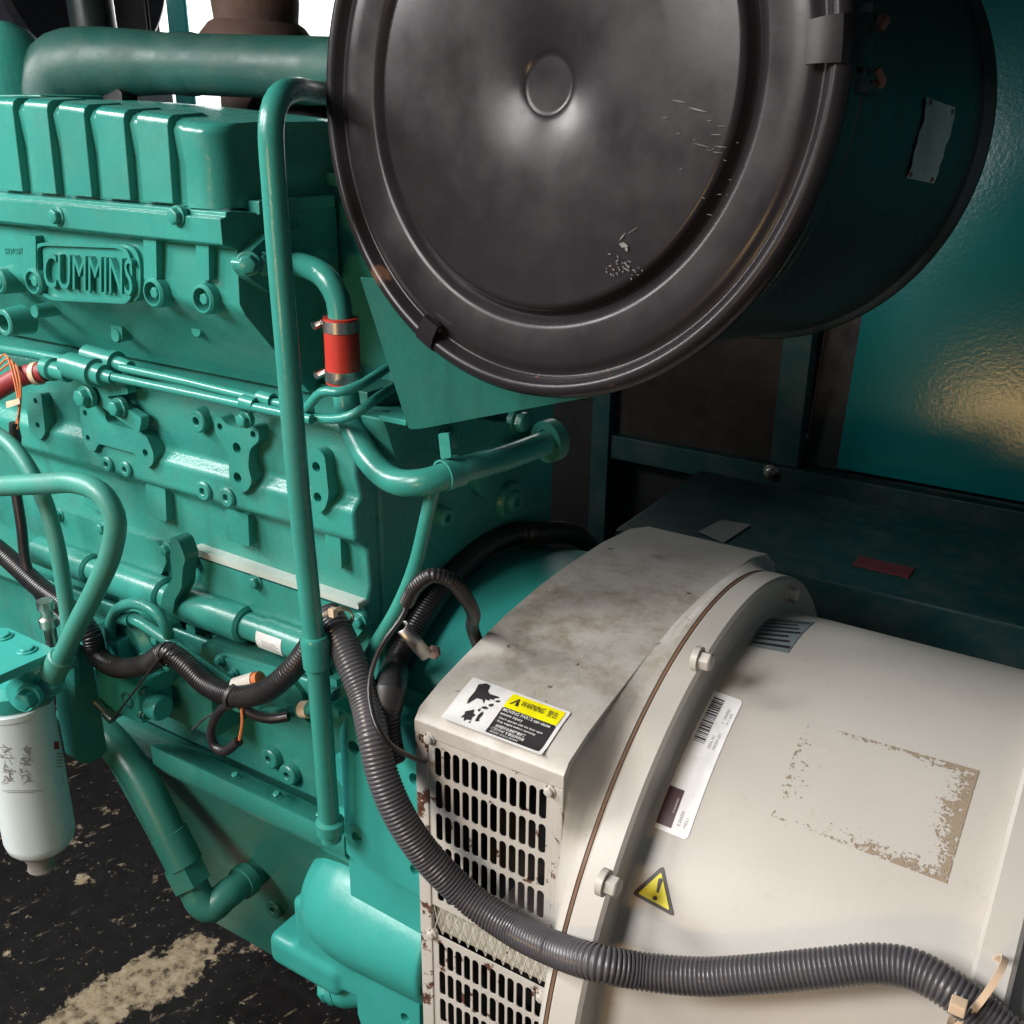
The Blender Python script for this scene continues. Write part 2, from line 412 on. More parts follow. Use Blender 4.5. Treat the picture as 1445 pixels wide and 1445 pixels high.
# far side of the enclosure
YW = 1.75
enc = thing('enclosure_wall', 'dark teal enclosure wall with frame bars behind the grey alternator', 'wall', (-.2, YW, ZF))
xa = P(1193, 560, Y=YW).x
zb = P(1300, 683, Y=YW).z
TL_ = math.tan(math.radians(8))  # panel leans back so that it mirrors the added warm lamp
bm = box(xa, 1.4, YW, YW+.02, zb, .44, .003)
for v_ in bm.verts: v_.co.y += (v_.co.z-zb)*TL_
mk('panel', bm, TEAL, enc)
bm = box(P(1140, 560, Y=YW).x, xa+.03, YW+.022, YW+.04, zb-.010, .44, .002)
for v_ in bm.verts: v_.co.y += (v_.co.z-zb)*TL_
mk('dark_gap_strip', bm, SOOT_SHADE, enc)  # dark strip standing in for the black gap beside the panel
mk('backing', box(P(868, 560, Y=YW).x, 1.4, YW+.32, YW+.34, zb-.2, .44, 0), SOOT_SHADE, enc)  # added dark sheet, closes a gap where light leaked through
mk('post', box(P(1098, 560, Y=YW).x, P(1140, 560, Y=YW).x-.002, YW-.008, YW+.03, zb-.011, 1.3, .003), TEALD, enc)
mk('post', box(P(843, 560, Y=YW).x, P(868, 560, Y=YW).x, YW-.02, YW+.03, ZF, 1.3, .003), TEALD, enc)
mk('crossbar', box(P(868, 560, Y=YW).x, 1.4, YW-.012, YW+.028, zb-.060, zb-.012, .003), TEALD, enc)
mk('baffle', box(P(868, 560, Y=YW).x, P(1097, 560, Y=YW).x, YW+.005, YW+.03, zb-.011, 1.3, 0), paint('shade_dark_brown_lining', (.030, .022, .019), .85, .3, peel=.4, peelscale=60), enc)  # brown darkened in the colour to stand for the unlit back
mk('lower_panel', box(-4, 1.4, YW+.05, YW+.08, ZF, zb+.03, 0), SOOT_SHADE, enc)
mk('dark_bulkhead', box(-4, P(843, 560, Y=YW).x-.01, YW+.05, YW+.08, zb+.031, -.13, 0), SOOT_SHADE, enc)  # wall coloured black to stand for the unlit gap behind the engine
bolt(P(1088, 667, Y=YW-.012), (0, -1, 0), .02, STEEL, enc)
# open hatch posts against the daylight
pst = mk('hatch_post', box(P(236, 30, Y=2.1).x, P(262, 30, Y=2.1).x, 2.1, 2.112, -.6, 1.2, .004), paint('bright_teal_paint', (.03, .42, .40), .4, .1))
tag(pst, 'bright turquoise door post in the daylight behind the exhaust', 'post')
gp = mk('wall_block', box(P(176, 150, Y=2.5).x, P(243, 150, Y=2.5).x, 2.5, 2.51, -.5, .10, .01), plain('sunlit_concrete', (.45, .45, .46), .9))
tag(gp, 'pale grey concrete block seen through the gap below the manifold', 'wall')
gp = mk('hatch_jamb', box(P(207, 30, Y=1.95).x, P(222, 30, Y=1.95).x, 1.95, 1.958, .05, 1.2, .004), plain('pale_grey_jamb', (.5, .47, .46), .6))
tag(gp, 'narrow pale grey jamb left of the turquoise post', 'post')

# tank beyond the alternator
ZT = -.5675
tk = thing('fuel_tank', 'long dusty teal box tank behind the grey alternator', 'tank', (0, 1.4, ZF))
xl = P(921, 709, Z=ZT).x
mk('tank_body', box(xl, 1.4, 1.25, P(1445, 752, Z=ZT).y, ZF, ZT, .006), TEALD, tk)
xr0, xr1 = P(1203, 797, Z=ZT).x, P(1290, 805, Z=ZT).x
mk('red_plate', box(xr0, xr1, P(1245, 808, Z=ZT).y, P(1245, 793, Z=ZT).y, ZT, ZT+.002, .0005), plain('dull_red_plate', (.16, .02, .03), .5), tk)
lp = [P(985, 752, Z=ZT), P(1020, 768, Z=ZT), P(1060, 742, Z=ZT), P(1018, 735, Z=ZT)]
bm = bmesh.new(); bm.faces.new([bm.verts.new((p.x, p.y, ZT+.002)) for p in lp]); mk('paper_label', bm, plain('dusty_label', (.28, .27, .26), .6), tk)

# ================================================================== ALTERNATOR
XS = -.30                                # seam between fan housing and frame
alt = thing('alternator', 'beige alternator with slotted fan grille and round frame at right', 'alternator', (-.15, AY, ZF))
RF, RC = .326, .2915
XE = .008
# frame barrel
pr = [(RC, XS+.02), (RC, XE+.05)]
fr = mk('frame', lathe([(RC-.02, -.29), (RC+.005, -.273), (RC+.0012, -.269), (RC, -.264)]+[(RC, -.264+.02*i) for i in range(1, 18)], (0, AY, AZ), (1, 0, 0), 160), BEIGE, alt, 50)
# drive end flange with its bolts
mk('flange', lathe([(.20, XS), (RF-.003, XS), (RF, XS+.003), (RF, -.276), (RF-.003, -.273), (RC+.01, -.273), (RC-.01, -.270)], (0, AY, AZ), (1, 0, 0), 160), BEIGE, alt)
mk('seam', lathe([(RF-.02, XS-.0030), (RF-.0012, XS-.0030), (RF-.0012, XS+.0002), (RF-.02, XS+.0002)], (0, AY, AZ), (1, 0, 0), 160), paint('rust_stained_joint', (.20, .115, .07), .7, .35), alt)
for bx, by in ((860, 1246), (992, 930), (1118, 838)):
    q = P(bx-6, by, X=-.273); bolt(q, (1, 0, 0), .0145, BEIGE, alt, h=.012)
# fan housing box: arched profile in y-z
YB = .592
prof_r = [(YB, -1.12), (YB, -.486), (.600, -.477), (.63, -.467), (.668, -.459), (.735, -.447), (.80, -.441), (.85, -.4395)]
far_r = [(.93, -.4415), (1.0, -.449), (1.05, -.463), (1.083, -.487), (1.103, -.53), (2*AY-YB, -.60), (2*AY-YB, -1.12)]
full = prof_r + far_r
XL, XR = -.471, -.3235
def top_z(y):
    p = prof_r[1:]+far_r[:-1]
    for (a, b), (c, d) in zip(p, p[1:]):
        if a <= y <= c: return b+(d-b)*(y-a)/(c-a)
    return p[0][1] if y < AY else p[-1][1]
# shell with the grille opening left out of the camera-side wall
grU = [(YB, z) for z in ()]
TH = .006
zt_open = -.4985
shell = [p for p in full if True]
def shell_mesh():
    bm = bmesh.new()
    outer = [(YB, zt_open)]+prof_r[1:]+far_r
    inner = [(YB+TH, zt_open)]+[(min(y+TH, AY) if y < AY else y, z-TH) for y, z in prof_r[1:]]+[(y-TH*.8, z-TH*.8) for y, z in far_r[:-1]]+[(2*AY-YB-TH, -1.12)]
    ring = outer+list(reversed(inner))
    return prism2(ring, [], lambda u, v, d: (XL+d, u, v), XR-XL, .003, 3)
sh = mk('fan_housing', shell_mesh(), BEIGES, alt, 50)
# side wall borders round the grille, and end walls
mk('corner_strip', box(XL, XL+.0135, YB, YB+TH, -1.12, zt_open-.0004, .0015), BEIGEX, alt)
mk('corner_strip', box(XR-.0095, XR, YB, YB+TH, -1.12, zt_open-.0004, .0015), BEIGEX, alt)
def box_radius(t):                        # distance from the shaft axis to the housing outline
    c_, s_ = math.cos(t), math.sin(t); lo, hi = 0, .9
    for _ in range(40):
        k = (lo+hi)/2; y, z = AY+k*c_, AZ+k*s_
        if YB < y < 2*AY-YB and -1.12 < z < top_z(y): lo = k
        else: hi = k
    return lo
bm = bmesh.new(); NR = 160; steps = [(0, XR-.006), (.04, XR-.0015), (.35, XR+.004), (.75, XR+.011), (.95, XS-.008), (1, XS-.0028)]
rings = []
for k, x in steps:
    rings.append([bm.verts.new((x, AY+((box_radius(2*PI*i/NR)-.0005)*(1-k)+.3256*k)*math.cos(2*PI*i/NR), AZ+((box_radius(2*PI*i/NR)-.0005)*(1-k)+.3256*k)*math.sin(2*PI*i/NR))) for i in range(NR)])
for A, B in zip(rings, rings[1:]):
    for i in range(NR): bm.faces.new((A[i], A[(i+1) % NR], B[(i+1) % NR], B[i]))
mk('adapter_cone', bm, BEIGES, alt, 60)
mk('inner_bulkhead', prism2([(y+.006 if y < AY else y-.006, z-.007) for y, z in full], [], lambda u, v, d: (XL+.002+d, u, v), .004, 0), SOOT_SHADE, alt)
mk('fan_shroud', lathe([(0, XL+.02), (.19, XL+.02), (.2, XR-.02), (0, XR-.02)], (0, AY, AZ), (1, 0, 0), 48), SOOT_SHADE, alt)
fb = box(-.40, -.335, YB+.02, YB+.06, -.70, -.665, .004); mk('stator_bracket', fb, plain('grey_inner_bracket', (.16, .14, .14), .6), alt)
# grille panels with real slots
def grille(z1, z0, rows, x0, x1, cols, rh):
    out = [(x0, z0), (x1, z0), (x1, z1), (x0, z1)]
    holes = []; pw = (x1-x0-.010)/cols; sw = pw*.74
    for r in range(rows):
        zc = z1-.005-rh*(r+.5)
        for c_ in range(cols):
            xc = x0+.005+pw*(c_+.5); hh = rh*.5-.0024; k = sw/2; loop = []
            for i in range(7): a = PI*i/6; loop.append((xc+k*math.cos(a), zc+hh-k+k*math.sin(a)))
            for i in range(7): a = PI+PI*i/6; loop.append((xc+k*math.cos(a), zc-hh+k+k*math.sin(a)))
            holes.append(loop)
    return prism2(out, holes, lambda u, v, d: (u, YB+.0015+d, v), .0011, 0)
gx0, gx1 = XL+.0138, XR-.0098
RH = (zt_open-.0006-.010+.679)/5
zg0 = zt_open-.0006
zA = zg0-.010-RH*5
mk('grille', grille(zg0, zA, 5, gx0, gx1, 12, RH), BEIGER, alt, 30)
zB = zA-.034
mk('grille', grille(zB, zB-.010-RH*5, 5, gx0, gx1, 12, RH), BEIGER, alt, 30)
# strip of expanded metal between the two panels
mk('backing_strip', box(gx0, gx1, YB+.008, YB+.010, zB+.0004, zA-.0004, 0), plain('cream_backing', (.52, .50, .42), .7), alt)
bm = bmesh.new(); nz = 13
for i in range(nz):
    for s in (0, 1):
        xx0 = gx0+(gx1-gx0)*i/nz; xx1 = gx0+(gx1-gx0)*(i+1)/nz
        a, b_ = Vector(((xx0 if s else xx1), YB+.004, zA-.001)), Vector(((xx1 if s else xx0), YB+.004, zB+.001))
        merge(bm, sweep([a, a.lerp(b_, .5)+Vector((0, -.002, 0)), b_], lambda i: .0006, 5))
ms = mk('mesh_strip', bm, BEIGER, alt); ms['kind'] = 'stuff'
for bx, by in ((606, 1042), (776, 1116), (609, 1318), (764, 1407)):
    bolt(P(bx, by, Y=YB), (0, -1, 0), .0075, BEIGER, alt, h=.004, name='screw')
# non drive end bracket, right edge of the picture
XN = (HC(1385, 1290, RC+.02).x+HC(1436, 1150, RC+.02).x)/2
print('XN', XN, HC(1385, 1290, RC+.02).x, HC(1436, 1150, RC+.02).x, HC(1365, 1380, RC+.02).x)
nb = [(RC-.004, XN-.002), (RC+.017, XN-.001), (RC+.020, XN+.002), (RC+.020, XN+.022), (RC+.017, XN+.025), (RC-.02, XN+.026), (RC-.03, XN+.05), (RC-.03, XN+.20), (0, XN+.21)]
mk('end_bracket', lathe(nb, (0, AY, AZ), (1, 0, 0), 160), BEIGE, alt)
q = P(1437, 1262, X=XN+.03); bolt(q, (1, 0, 0), .022, BEIGE, alt, h=.016)
q = P(1415, 1290, X=XN+.0262)

# ---- print and stickers on the alternator
def cyl_map(c4, R):
    """c4: pixel corners of the label, order (u0v1, u1v1, u1v0, u0v0) -> label (u, v) to the barrel"""
    k = []
    for p in c4:
        h = HC(*p, R); k.append((h.x, math.atan2(h.z-AZ, h.y-AY)))
    A, B, C, D = k
    def f(u, v, d):
        x = (D[0]*(1-u)+C[0]*u)*(1-v)+(A[0]*(1-u)+B[0]*u)*v
        t = (D[1]*(1-u)+C[1]*u)*(1-v)+(A[1]*(1-u)+B[1]*u)*v
        r = R+d; return (x, AY+r*math.cos(t), AZ+r*math.sin(t))
    return f
# long barcode label: u runs along its length, from the purple end upward
mp = cyl_map([(920, 1166), (1005, 974), (1049, 990), (970, 1186)], RC)
def rrect(u0, u1, v0, v1, ru, rv, n=4):
    pts = []
    for cx, cy, a0 in ((u1-ru, v1-rv, 0), (u0+ru, v1-rv, 90), (u0+ru, v0+rv, 180), (u1-ru, v0+rv, 270)):
        for i in range(n+1):
            a = math.radians(a0+90*i/n); pts.append((cx+ru*math.cos(a), cy+rv*math.sin(a)))
    return pts
def rr_decal(name, u0, u1, v0, v1, ru, rv, mapf, mat, parent, d, cuts=14):
    bm = bmesh.new(); pts = rrect(u0, u1, v0, v1, ru, rv)
    us = sorted(set([round(p[0], 5) for p in pts]+[u0+(u1-u0)*i/cuts for i in range(cuts+1)]))
    def span(u):
        if u < u0+ru: k = math.sqrt(max(0, 1-((u0+ru-u)/ru)**2))
        elif u > u1-ru: k = math.sqrt(max(0, 1-((u-u1+ru)/ru)**2))
        else: k = 1
        return v0+rv-rv*k, v1-rv+rv*k
    rows = []
    for u in us:
        a, b_ = span(u); rows.append([bm.verts.new(mapf(u, a+(b_-a)*j/6, d)) for j in range(7)])
    for r0, r1 in zip(rows, rows[1:]):
        for j in range(6): bm.faces.new((r0[j], r1[j], r1[j+1], r0[j+1]))
    return mk(name, bm, mat, parent)
lb = rr_decal('barcode_label', 0, 1, 0, 1, .03, .12, mp, WHITEG, alt, .0006)
decal('logo_patch', (.03, .27, .50, .93), mp, PURP, lb, 6, .0010)
rb = random.Random(3); u = .60
bm = bmesh.new()
while u < .955:
    wv = rb.choice((.004, .004, .008, .012))
    g = [bm.verts.new(mp(a, b_, .0010)) for a, b_ in ((u, .50), (u+wv, .50), (u+wv, .84), (u, .84))]; bm.faces.new(g)
    u += wv+rb.choice((.004, .005, .009))
mk('barcode', bm, INK, lb)
def lbl_text(body, u0, u1, v0, v1, mapf, mat, parent, d=.0010, shear=0.0, bold=0.0):
    return text_obj(body, 'lettering', 1, lambda x, y, z: mapf(x, y, d), mat, parent, fit=(u0, u1, v0, v1), shear=shear, bold=bold)
lbl_text('SERIAL NO.', .58, .68, .30, .38, mp, INKG, lb)
lbl_text('0903041201', .58, .70, .16, .24, mp, INKG, lb)
lbl_text('P. 10400962', .78, .90, .22, .30, mp, INKG, lb)
lbl_text('M.1.002', .78, .87, .10, .17, mp, INKG, lb)
lbl_text('E 504205', .06, .15, .30, .38, mp, INKG, lb)
lbl_text('MCL1', .06, .12, .14, .21, mp, INKG, lb)
lbl_text('STAMFORD', .12, .215, .55, .60, mp, WHITE, lb, .0013)
# warning triangle
tv = [(935, 1223), (893, 1261), (950, 1292)]
def tri(k, rnd):
    c = (sum(p[0] for p in tv)/3, sum(p[1] for p in tv)/3)
    q = [(c[0]+(p[0]-c[0])*k, c[1]+(p[1]-c[1])*k) for p in tv]
    return fillet(q, rnd)
def tri_obj(name, k, rnd, mat, parent, d):
    bm = bmesh.new(); vs = []
    c = bm.verts.new(HC(925, 1259, RC+d))
    vs = [bm.verts.new(HC(x, y, RC+d)) for x, y in tri(k, rnd)]
    for i in range(len(vs)): bm.faces.new((c, vs[i], vs[(i+1) % len(vs)]))
    return mk(name, bm, mat, parent)
tb = tri_obj('hazard_triangle', 1.06, 7, INK, alt, .0008)
tri_obj('yellow_field', .78, 3, YELL, tb, .0013)
def px_poly(name, pts, mat, parent, d):
    bm = bmesh.new(); bm.faces.new([bm.verts.new(HC(x, y, RC+d)) for x, y in pts]); return mk(name, bm, mat, parent)
px_poly('exclamation_bar', [(929, 1240), (933, 1239), (935, 1242), (929, 1260), (926, 1259)], INK, tb, .0017)
px_poly('exclamation_dot', [(924+3.2*math.cos(i*PI/5), 1267.5+3.2*math.sin(i*PI/5)) for i in range(10)], INK, tb, .0017)
# residue of a removed plate, a flecked rectangle
def residue():
    mt, nt, b, tc = nodes('adhesive_residue')
    b.inputs['Base Color'].default_value = (.30, .235, .165, 1); b.inputs['Roughness'].default_value = .8
    uv = nt.nodes.new('ShaderNodeUVMap'); sep = nt.nodes.new('ShaderNodeSeparateXYZ'); nt.links.new(uv.outputs[0], sep.inputs[0])
    du = mathn(nt, 'MINIMUM', mathn(nt, 'MULTIPLY', sep.outputs[0], .45), mathn(nt, 'SUBTRACT', 1.0, sep.outputs[0]))
    dv = mathn(nt, 'MINIMUM', mathn(nt, 'MULTIPLY', sep.outputs[1], .9), mathn(nt, 'MULTIPLY', mathn(nt, 'SUBTRACT', 1.0, sep.outputs[1]), 1.2))
    e = mathn(nt, 'MINIMUM', du, dv)
    # heavier towards the lower right corner where more glue stayed
    wgt = mathn(nt, 'SUBTRACT', mathn(nt, 'ADD', mathn(nt, 'MULTIPLY', sep.outputs[0], .20), -.03), mathn(nt, 'MULTIPLY', sep.outputs[1], .02))
    n1 = noise(nt, tc, 330, 7, .62, dist=.5); n2 = noise(nt, tc, 26, 3)
    thr = mathn(nt, 'ADD', mathn(nt, 'MULTIPLY', e, 1.75), mathn(nt, 'SUBTRACT', .525, wgt))
    s = mathn(nt, 'ADD', n1, mathn(nt, 'MULTIPLY', mathn(nt, 'SUBTRACT', n2, .5), .42))
    a = ramp(nt, mathn(nt, 'SUBTRACT', s, thr), [(.0, 0.0), (.03, 1.0)])
    nt.links.new(a, b.inputs['Alpha']); return mt
mp2 = cyl_map([(1139, 1019), (1382, 1088), (1336, 1247), (1088, 1152)], RC)
ro = decal('adhesive_residue', (0, 1, 0, 1), mp2, residue(), alt, 20, .0005)
uvl = ro.data.uv_layers.new(name='UVMap')
for pl in ro.data.polygons:
    for li in pl.loop_indices:
        vi = ro.data.loops[li].vertex_index; uvl.data[li].uv = ((vi % 21)/20, (vi//21)/20)
mp3 = cyl_map([(1080, 872), (1150, 878), (1112, 922), (1056, 912)], RC)
l3 = decal('faded_label', (0, 1, 0, 1), mp3, BLUEL, alt, 8, .0006)
for i in range(7): decal('print_line', (.04, .96-.1*(i % 3), .08+.125*i, .13+.125*i), mp3, INK, l3, 6, .0010)

# warning label on the sloping roof of the fan housing
def roof_pt(x, y):
    v = ray(x, y); lo, hi = .3, 1.5
    for _ in range(60):
        t = (lo+hi)/2; q = v*t
        if q.y < YB or q.z > top_z(min(max(q.y, YB), AY)): lo = t
        else: hi = t
    return v*lo
cs = [roof_pt(*p) for p in ((668, 957), (806, 1007), (763, 1077), (621, 1022))]   # (u0v1),(u1v1),(u1v0),(u0v0)
def wmap(u, v, d):
    A, B, C, D = cs
    q = (D*(1-u)+C*u)*(1-v)+(A*(1-u)+B*u)*v
    return (q.x, q.y, top_z(max(q.y, YB+.008))+.0012+d)
wl = rr_decal('warning_label', 0, 1, 0, 1, .02, .03, wmap, WHITE, alt, .0)
rr_decal('yellow_band', .44, .965, .62, .945, .02, .03, wmap, YELL, wl, .0005)
rr_decal('black_field', .44, .965, .05, .62, .02, .03, wmap, INK, wl, .0004)
lbl_text('WARNING', .575, .80, .735, .86, wmap, INK, wl, .001, shear=.25)
lbl_text('\u8b66\u544a', .83, .925, .72, .87, wmap, INK, wl, .001)
for poly in ([(.475, .70), (.49, .70), (.515, .78), (.53, .88)], [(.53, .88), (.545, .78), (.56, .70), (.53, .70), (.525, .78)]): decal('hazard_mark', poly, wmap, INK, wl, d=.001)
for s_, a, b_, c_, e in (('MOVING PARTS can cause', .46, .925, .53, .595), ('severe injury', .46, .68, .44, .505), ('\u00b7 Don\'t operate with the door open', .46, .90, .365, .415),
                         ('\u00b7 Stop engine before servicing', .46, .85, .295, .345), ('\u8fd0\u52a8\u90e8\u4ef6\u4f1a\u9020\u6210\u4e25\u91cd\u4f24\u5bb3', .49, .78, .205, .265), ('\u00b7 \u95e8\u6253\u5f00\u65f6 \u4e0d\u8981\u8fd0\u8f6c\u673a\u7ec4', .46, .79, .135, .19), ('\u00b7 \u7ef4\u4fee\u524d \u5148\u505c\u6b62\u53d1\u52a8\u673a', .46, .75, .07, .12)):
    lbl_text(s_, a, b_, c_, e, wmap, WHITE, wl, .001, bold=.012)
hand = [(.10, .87), (.155, .95), (.20, .93), (.215, .80), (.25, .755), (.345, .765), (.35, .74), (.315, .70), (.325, .66), (.285, .665), (.29, .62), (.25, .625), (.265, .53), (.235, .60), (.17, .585), (.13, .42), (.115, .52), (.12, .70)]
decal('hand_pictogram', hand, wmap, INK, wl, d=.0008)
for poly in ([(.31, .55), (.345, .60), (.355, .56), (.33, .52)], [(.34, .66), (.375, .70), (.385, .68), (.365, .64)], [(.27, .47), (.30, .50), (.325, .49), (.32, .455), (.28, .44)],
             [(.20, .33), (.225, .37), (.235, .30), (.265, .28), (.25, .22), (.26, .16), (.225, .15), (.21, .10), (.19, .17), (.16, .14), (.175, .22), (.165, .28)],
             [(.255, .38), (.27, .45), (.275, .36)], [(.29, .30), (.305, .40), (.32, .34), (.315, .24), (.33, .20), (.30, .17), (.295, .24)], [(.25, .10), (.265, .15), (.275, .11)]):
    decal('gear_pictogram', poly, wmap, INK, wl, d=.0008)

# ================================================================== ENGINE
eng = thing('diesel_engine', 'green six cylinder diesel engine with ribbed rocker cover and raised lettering', 'engine', (-.9, AY, ZF))
XW = -1.45                                # front end, out of the picture
XB = -.572                                # rear face of the block
def z3(py, Y, x=300): return P(x, py, Y=Y).z
pf = [(.74, z3(522, .74)), (.69, z3(532, .69)), (.658, z3(554, .658)), (.648, z3(585, .648)), (.648, z3(625, .648)), (.653, z3(648, .653)), (.645, z3(664, .645)), (.642, z3(670, .642)), (.642, z3(706, .642)),
      (.658, z3(712, .658)), (.660, z3(760, .660)), (.655, z3(778, .655)), (.655, z3(835, .655)), (.668, z3(850, .668)), (.668, z3(1062, .668)), (.85, z3(1062, .668)), (.85, z3(522, .74))]
blk = mk('engine_block', profX(pf, XW, XB, 0, .004, 3), CAST, eng, 50)
# upright webs between the cylinders on the lower wall
for a, b_, c_, d_ in ((117, 143, 688, 720), (205, 233, 686, 733), (318, 350, 722, 768), (458, 480, 752, 800)):
    mk('web', plateY([(a, c_-4), (b_, c_+5), (b_+2, d_+4), (a+2, d_-6)], .648, .035, (), .003, .0025), CAST, blk)
# machined pads with bolt holes
def pad(px, holes, Y=.637, th=.03): return mk('mounting_pad', plateY(px, Y, th, holes, .006, .0015), CAST, blk)
pad([(34, 552), (58, 555), (64, 612), (56, 622), (42, 612)], [(50, 566, .0034), (53, 600, .0034)])
pad([(112, 570), (128, 566), (146, 574), (150, 596), (205, 612), (217, 640), (216, 655), (206, 662), (194, 648), (190, 640), (138, 626), (134, 638), (122, 634), (115, 612)], [(120, 583, .0034), (124, 618, .0034), (205, 639, .0040)], .636)
pad([(302, 592), (310, 587), (320, 600), (345, 606), (352, 600), (364, 604), (366, 622), (352, 634), (350, 660), (356, 680), (348, 694), (334, 696), (324, 684), (322, 640), (304, 612)], [(310, 602, .0034), (357, 613, .0034), (334, 632, .0052), (335, 674, .0052)], .635)
pad([(434, 640), (446, 632), (458, 642), (464, 700), (458, 720), (448, 726), (440, 716)], [(446, 659, .0046), (448, 702, .0046)], .636)
for bx, by, r in ((149, 656, .0095), (175, 663, .0095), (276, 595, .0125), (285, 694, .0110), (318, 703, .0110), (600-30, 0, 0)):
    if r: boss(bx, by, .638, r*.92, r*.32, .03, CAST, blk)
# camshaft inspection cover with bolts
def cover(px, Y, holes=()):
    c = mk('side_cover', plateY(px, Y, .02, holes, .008, .003), GREEN, eng); return c
cov = cover([(264, 782), (498, 862), (516, 884), (500, 905), (470, 910), (262, 838), (254, 812)], .646)
mk('cover_rim', plateY([(268, 772), (505, 852), (507, 861), (266, 781)], .6435, .02, (), .003, .0015), paint('worn_highlit_edge', (.48, .55, .50), .28, .1, peel=.05), cov)  # pale colour carries the rim's highlight as well as its bare edge
for bx, by in ((274, 789), (362, 821), (508, 876)): bolt(P(bx, by, Y=.646), (0, -1, 0), .011, GREEN, cov)
cov2 = cover([(78, 716), (222, 764), (236, 790), (226, 815), (90, 770), (74, 740)], .648)
for bx, by in ((84, 726), (146, 745), (236, 775)): bolt(P(bx, by, Y=.648), (0, -1, 0), .011, GREEN, cov2)
# stepped oil gallery tube along the block
def gal(px0, px1, r, Y=.640):
    ax = P(200, 828, Y=Y); x0 = P(px0, 828+(px0-200)*.36, Y=Y).x; x1 = P(px1, 828+(px1-200)*.36, Y=Y).x
    return lathe([(0, x0), (r-.003, x0), (r, x0+.003), (r, x1-.003), (r-.003, x1), (0, x1)], (0, Y, ax.z), (1, 0, 0), 40)
g = mk('oil_gallery', gal(55, 132, .0175), GREEN, eng)
mk('gallery_section', gal(128, 152, .013), GREEN, g); mk('gallery_section', gal(150, 236, .0195), GREEN, g)
mk('gallery_section', gal(228, 258, .015), GREEN, g); mk('gallery_section', gal(252, 350, .0195), GREEN, g)
mk('gallery_section', gal(345, 380, .014), GREEN, g); mk('gallery_section', gal(376, 452, .0165), GREEN, g)
# dark wavy clamp strap over the gallery
mk('clamp_strap', plateY([(240, 757), (252, 763), (262, 790), (258, 800), (256, 830), (246, 848), (244, 868), (226, 856), (230, 836), (244, 815), (240, 790)], .616, .018, (), .005, .002), DGREEN, eng)
# white inspection sticker on the gallery
zg = P(200, 828, Y=.640).z
def gmap(u, v, d):
    x = P(378, 892, Y=.64).x+u*.034; t = math.radians(200-62*(1-v)); t = math.radians(150+70*(1-v)); r = .0165+d
    return (x, .640+r*math.cos(t), zg+r*math.sin(t))
sk = decal('paper_sticker', (0, 1, 0, 1), gmap, WHITE, g, 8, .0006)
for i in range(4): decal('print_line', (.25, .9-.1*(i % 2), .30+.1*i, .335+.1*i), gmap, INKG, sk, 4, .001)
# ribs and lugs on the lower wall
for i, (a, y0, y1) in enumerate(((168, 838, 900), (262, 880, 930), (300, 895, 945), (352, 915, 965), (420, 930, 990), (462, 955, 1010))):
    mk('web', plateY([(a, y0), (a+13, y0+5), (a+16, y1+4), (a+3, y1)], .640, .03, (), .003, .003), CAST, blk)
mk('lower_ledge', profX([(.632, z3(905, .632)), (.628, z3(910, .628)), (.628, z3(930, .628)), (.675, z3(936, .675)), (.675, z3(898, .675))], XW, -.60, 0, .004), CAST, blk)
for bx, by in ((285, 905), (320, 960), (408, 935), (434, 1015), (300, 1000)): boss(bx, by, .652, .012, .0045, .04, CAST, blk)
for bx, by in ((378, 1072), (404, 1095)): boss(bx, by, .658, .012, .004, .02, CAST, blk)
# bottom rail and oil pan
rl = mk('pan_rail', profX([(.668, z3(1066, .668)), (.636, z3(1072, .636)), (.606, z3(1090, .606)), (.602, z3(1094, .602)), (.602, z3(1118, .602)), (.614, z3(1124, .614)), (.668, z3(1124, .614))], P(214, 1065, Y=.602).x, -.57, 0, .002), GREEN, eng)
for bx, by in ((330, 1100), (389, 1132), (450, 1166)):
    q = P(bx, by-8, Y=.62); bolt((q.x, .622, z3(1081, .622)+.001), (0, -.35, 1), .007, GREEN, rl, h=.004)
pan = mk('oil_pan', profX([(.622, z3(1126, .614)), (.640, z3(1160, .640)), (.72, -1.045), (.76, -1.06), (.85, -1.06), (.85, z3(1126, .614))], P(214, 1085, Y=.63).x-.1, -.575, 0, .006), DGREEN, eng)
boss(384, 1285, .668, .012, .004, .03, DGREEN, pan)

# cylinder head with rocker housing
XH = -.662
def z2(py, Y): return P(200, py, Y=Y).z
hd = [(.66, z2(286, .66)), (.612, z2(287, .612)), (.6065, z2(290, .6065)), (.6065, z2(296, .6065)), (.6, z2(299, .600)), (.600, z2(333, .600)), (.603, z2(336, .603)), (.615, z2(338, .615)), (.613, z2(410, .613)), (.619, z2(424, .619)), (.690, z2(508, .690)),
      (.74, z2(508, .690)), (.74, z2(286, .66))]
head = mk('cylinder_head', profX(hd, XW, XH, 0, .0025), GREEN, eng)
for bx in (82, 251): bolt(P(bx, 305, Y=.600), (0, -1, 0), .012, STEEL if 0 else GREEN, head, h=.007)
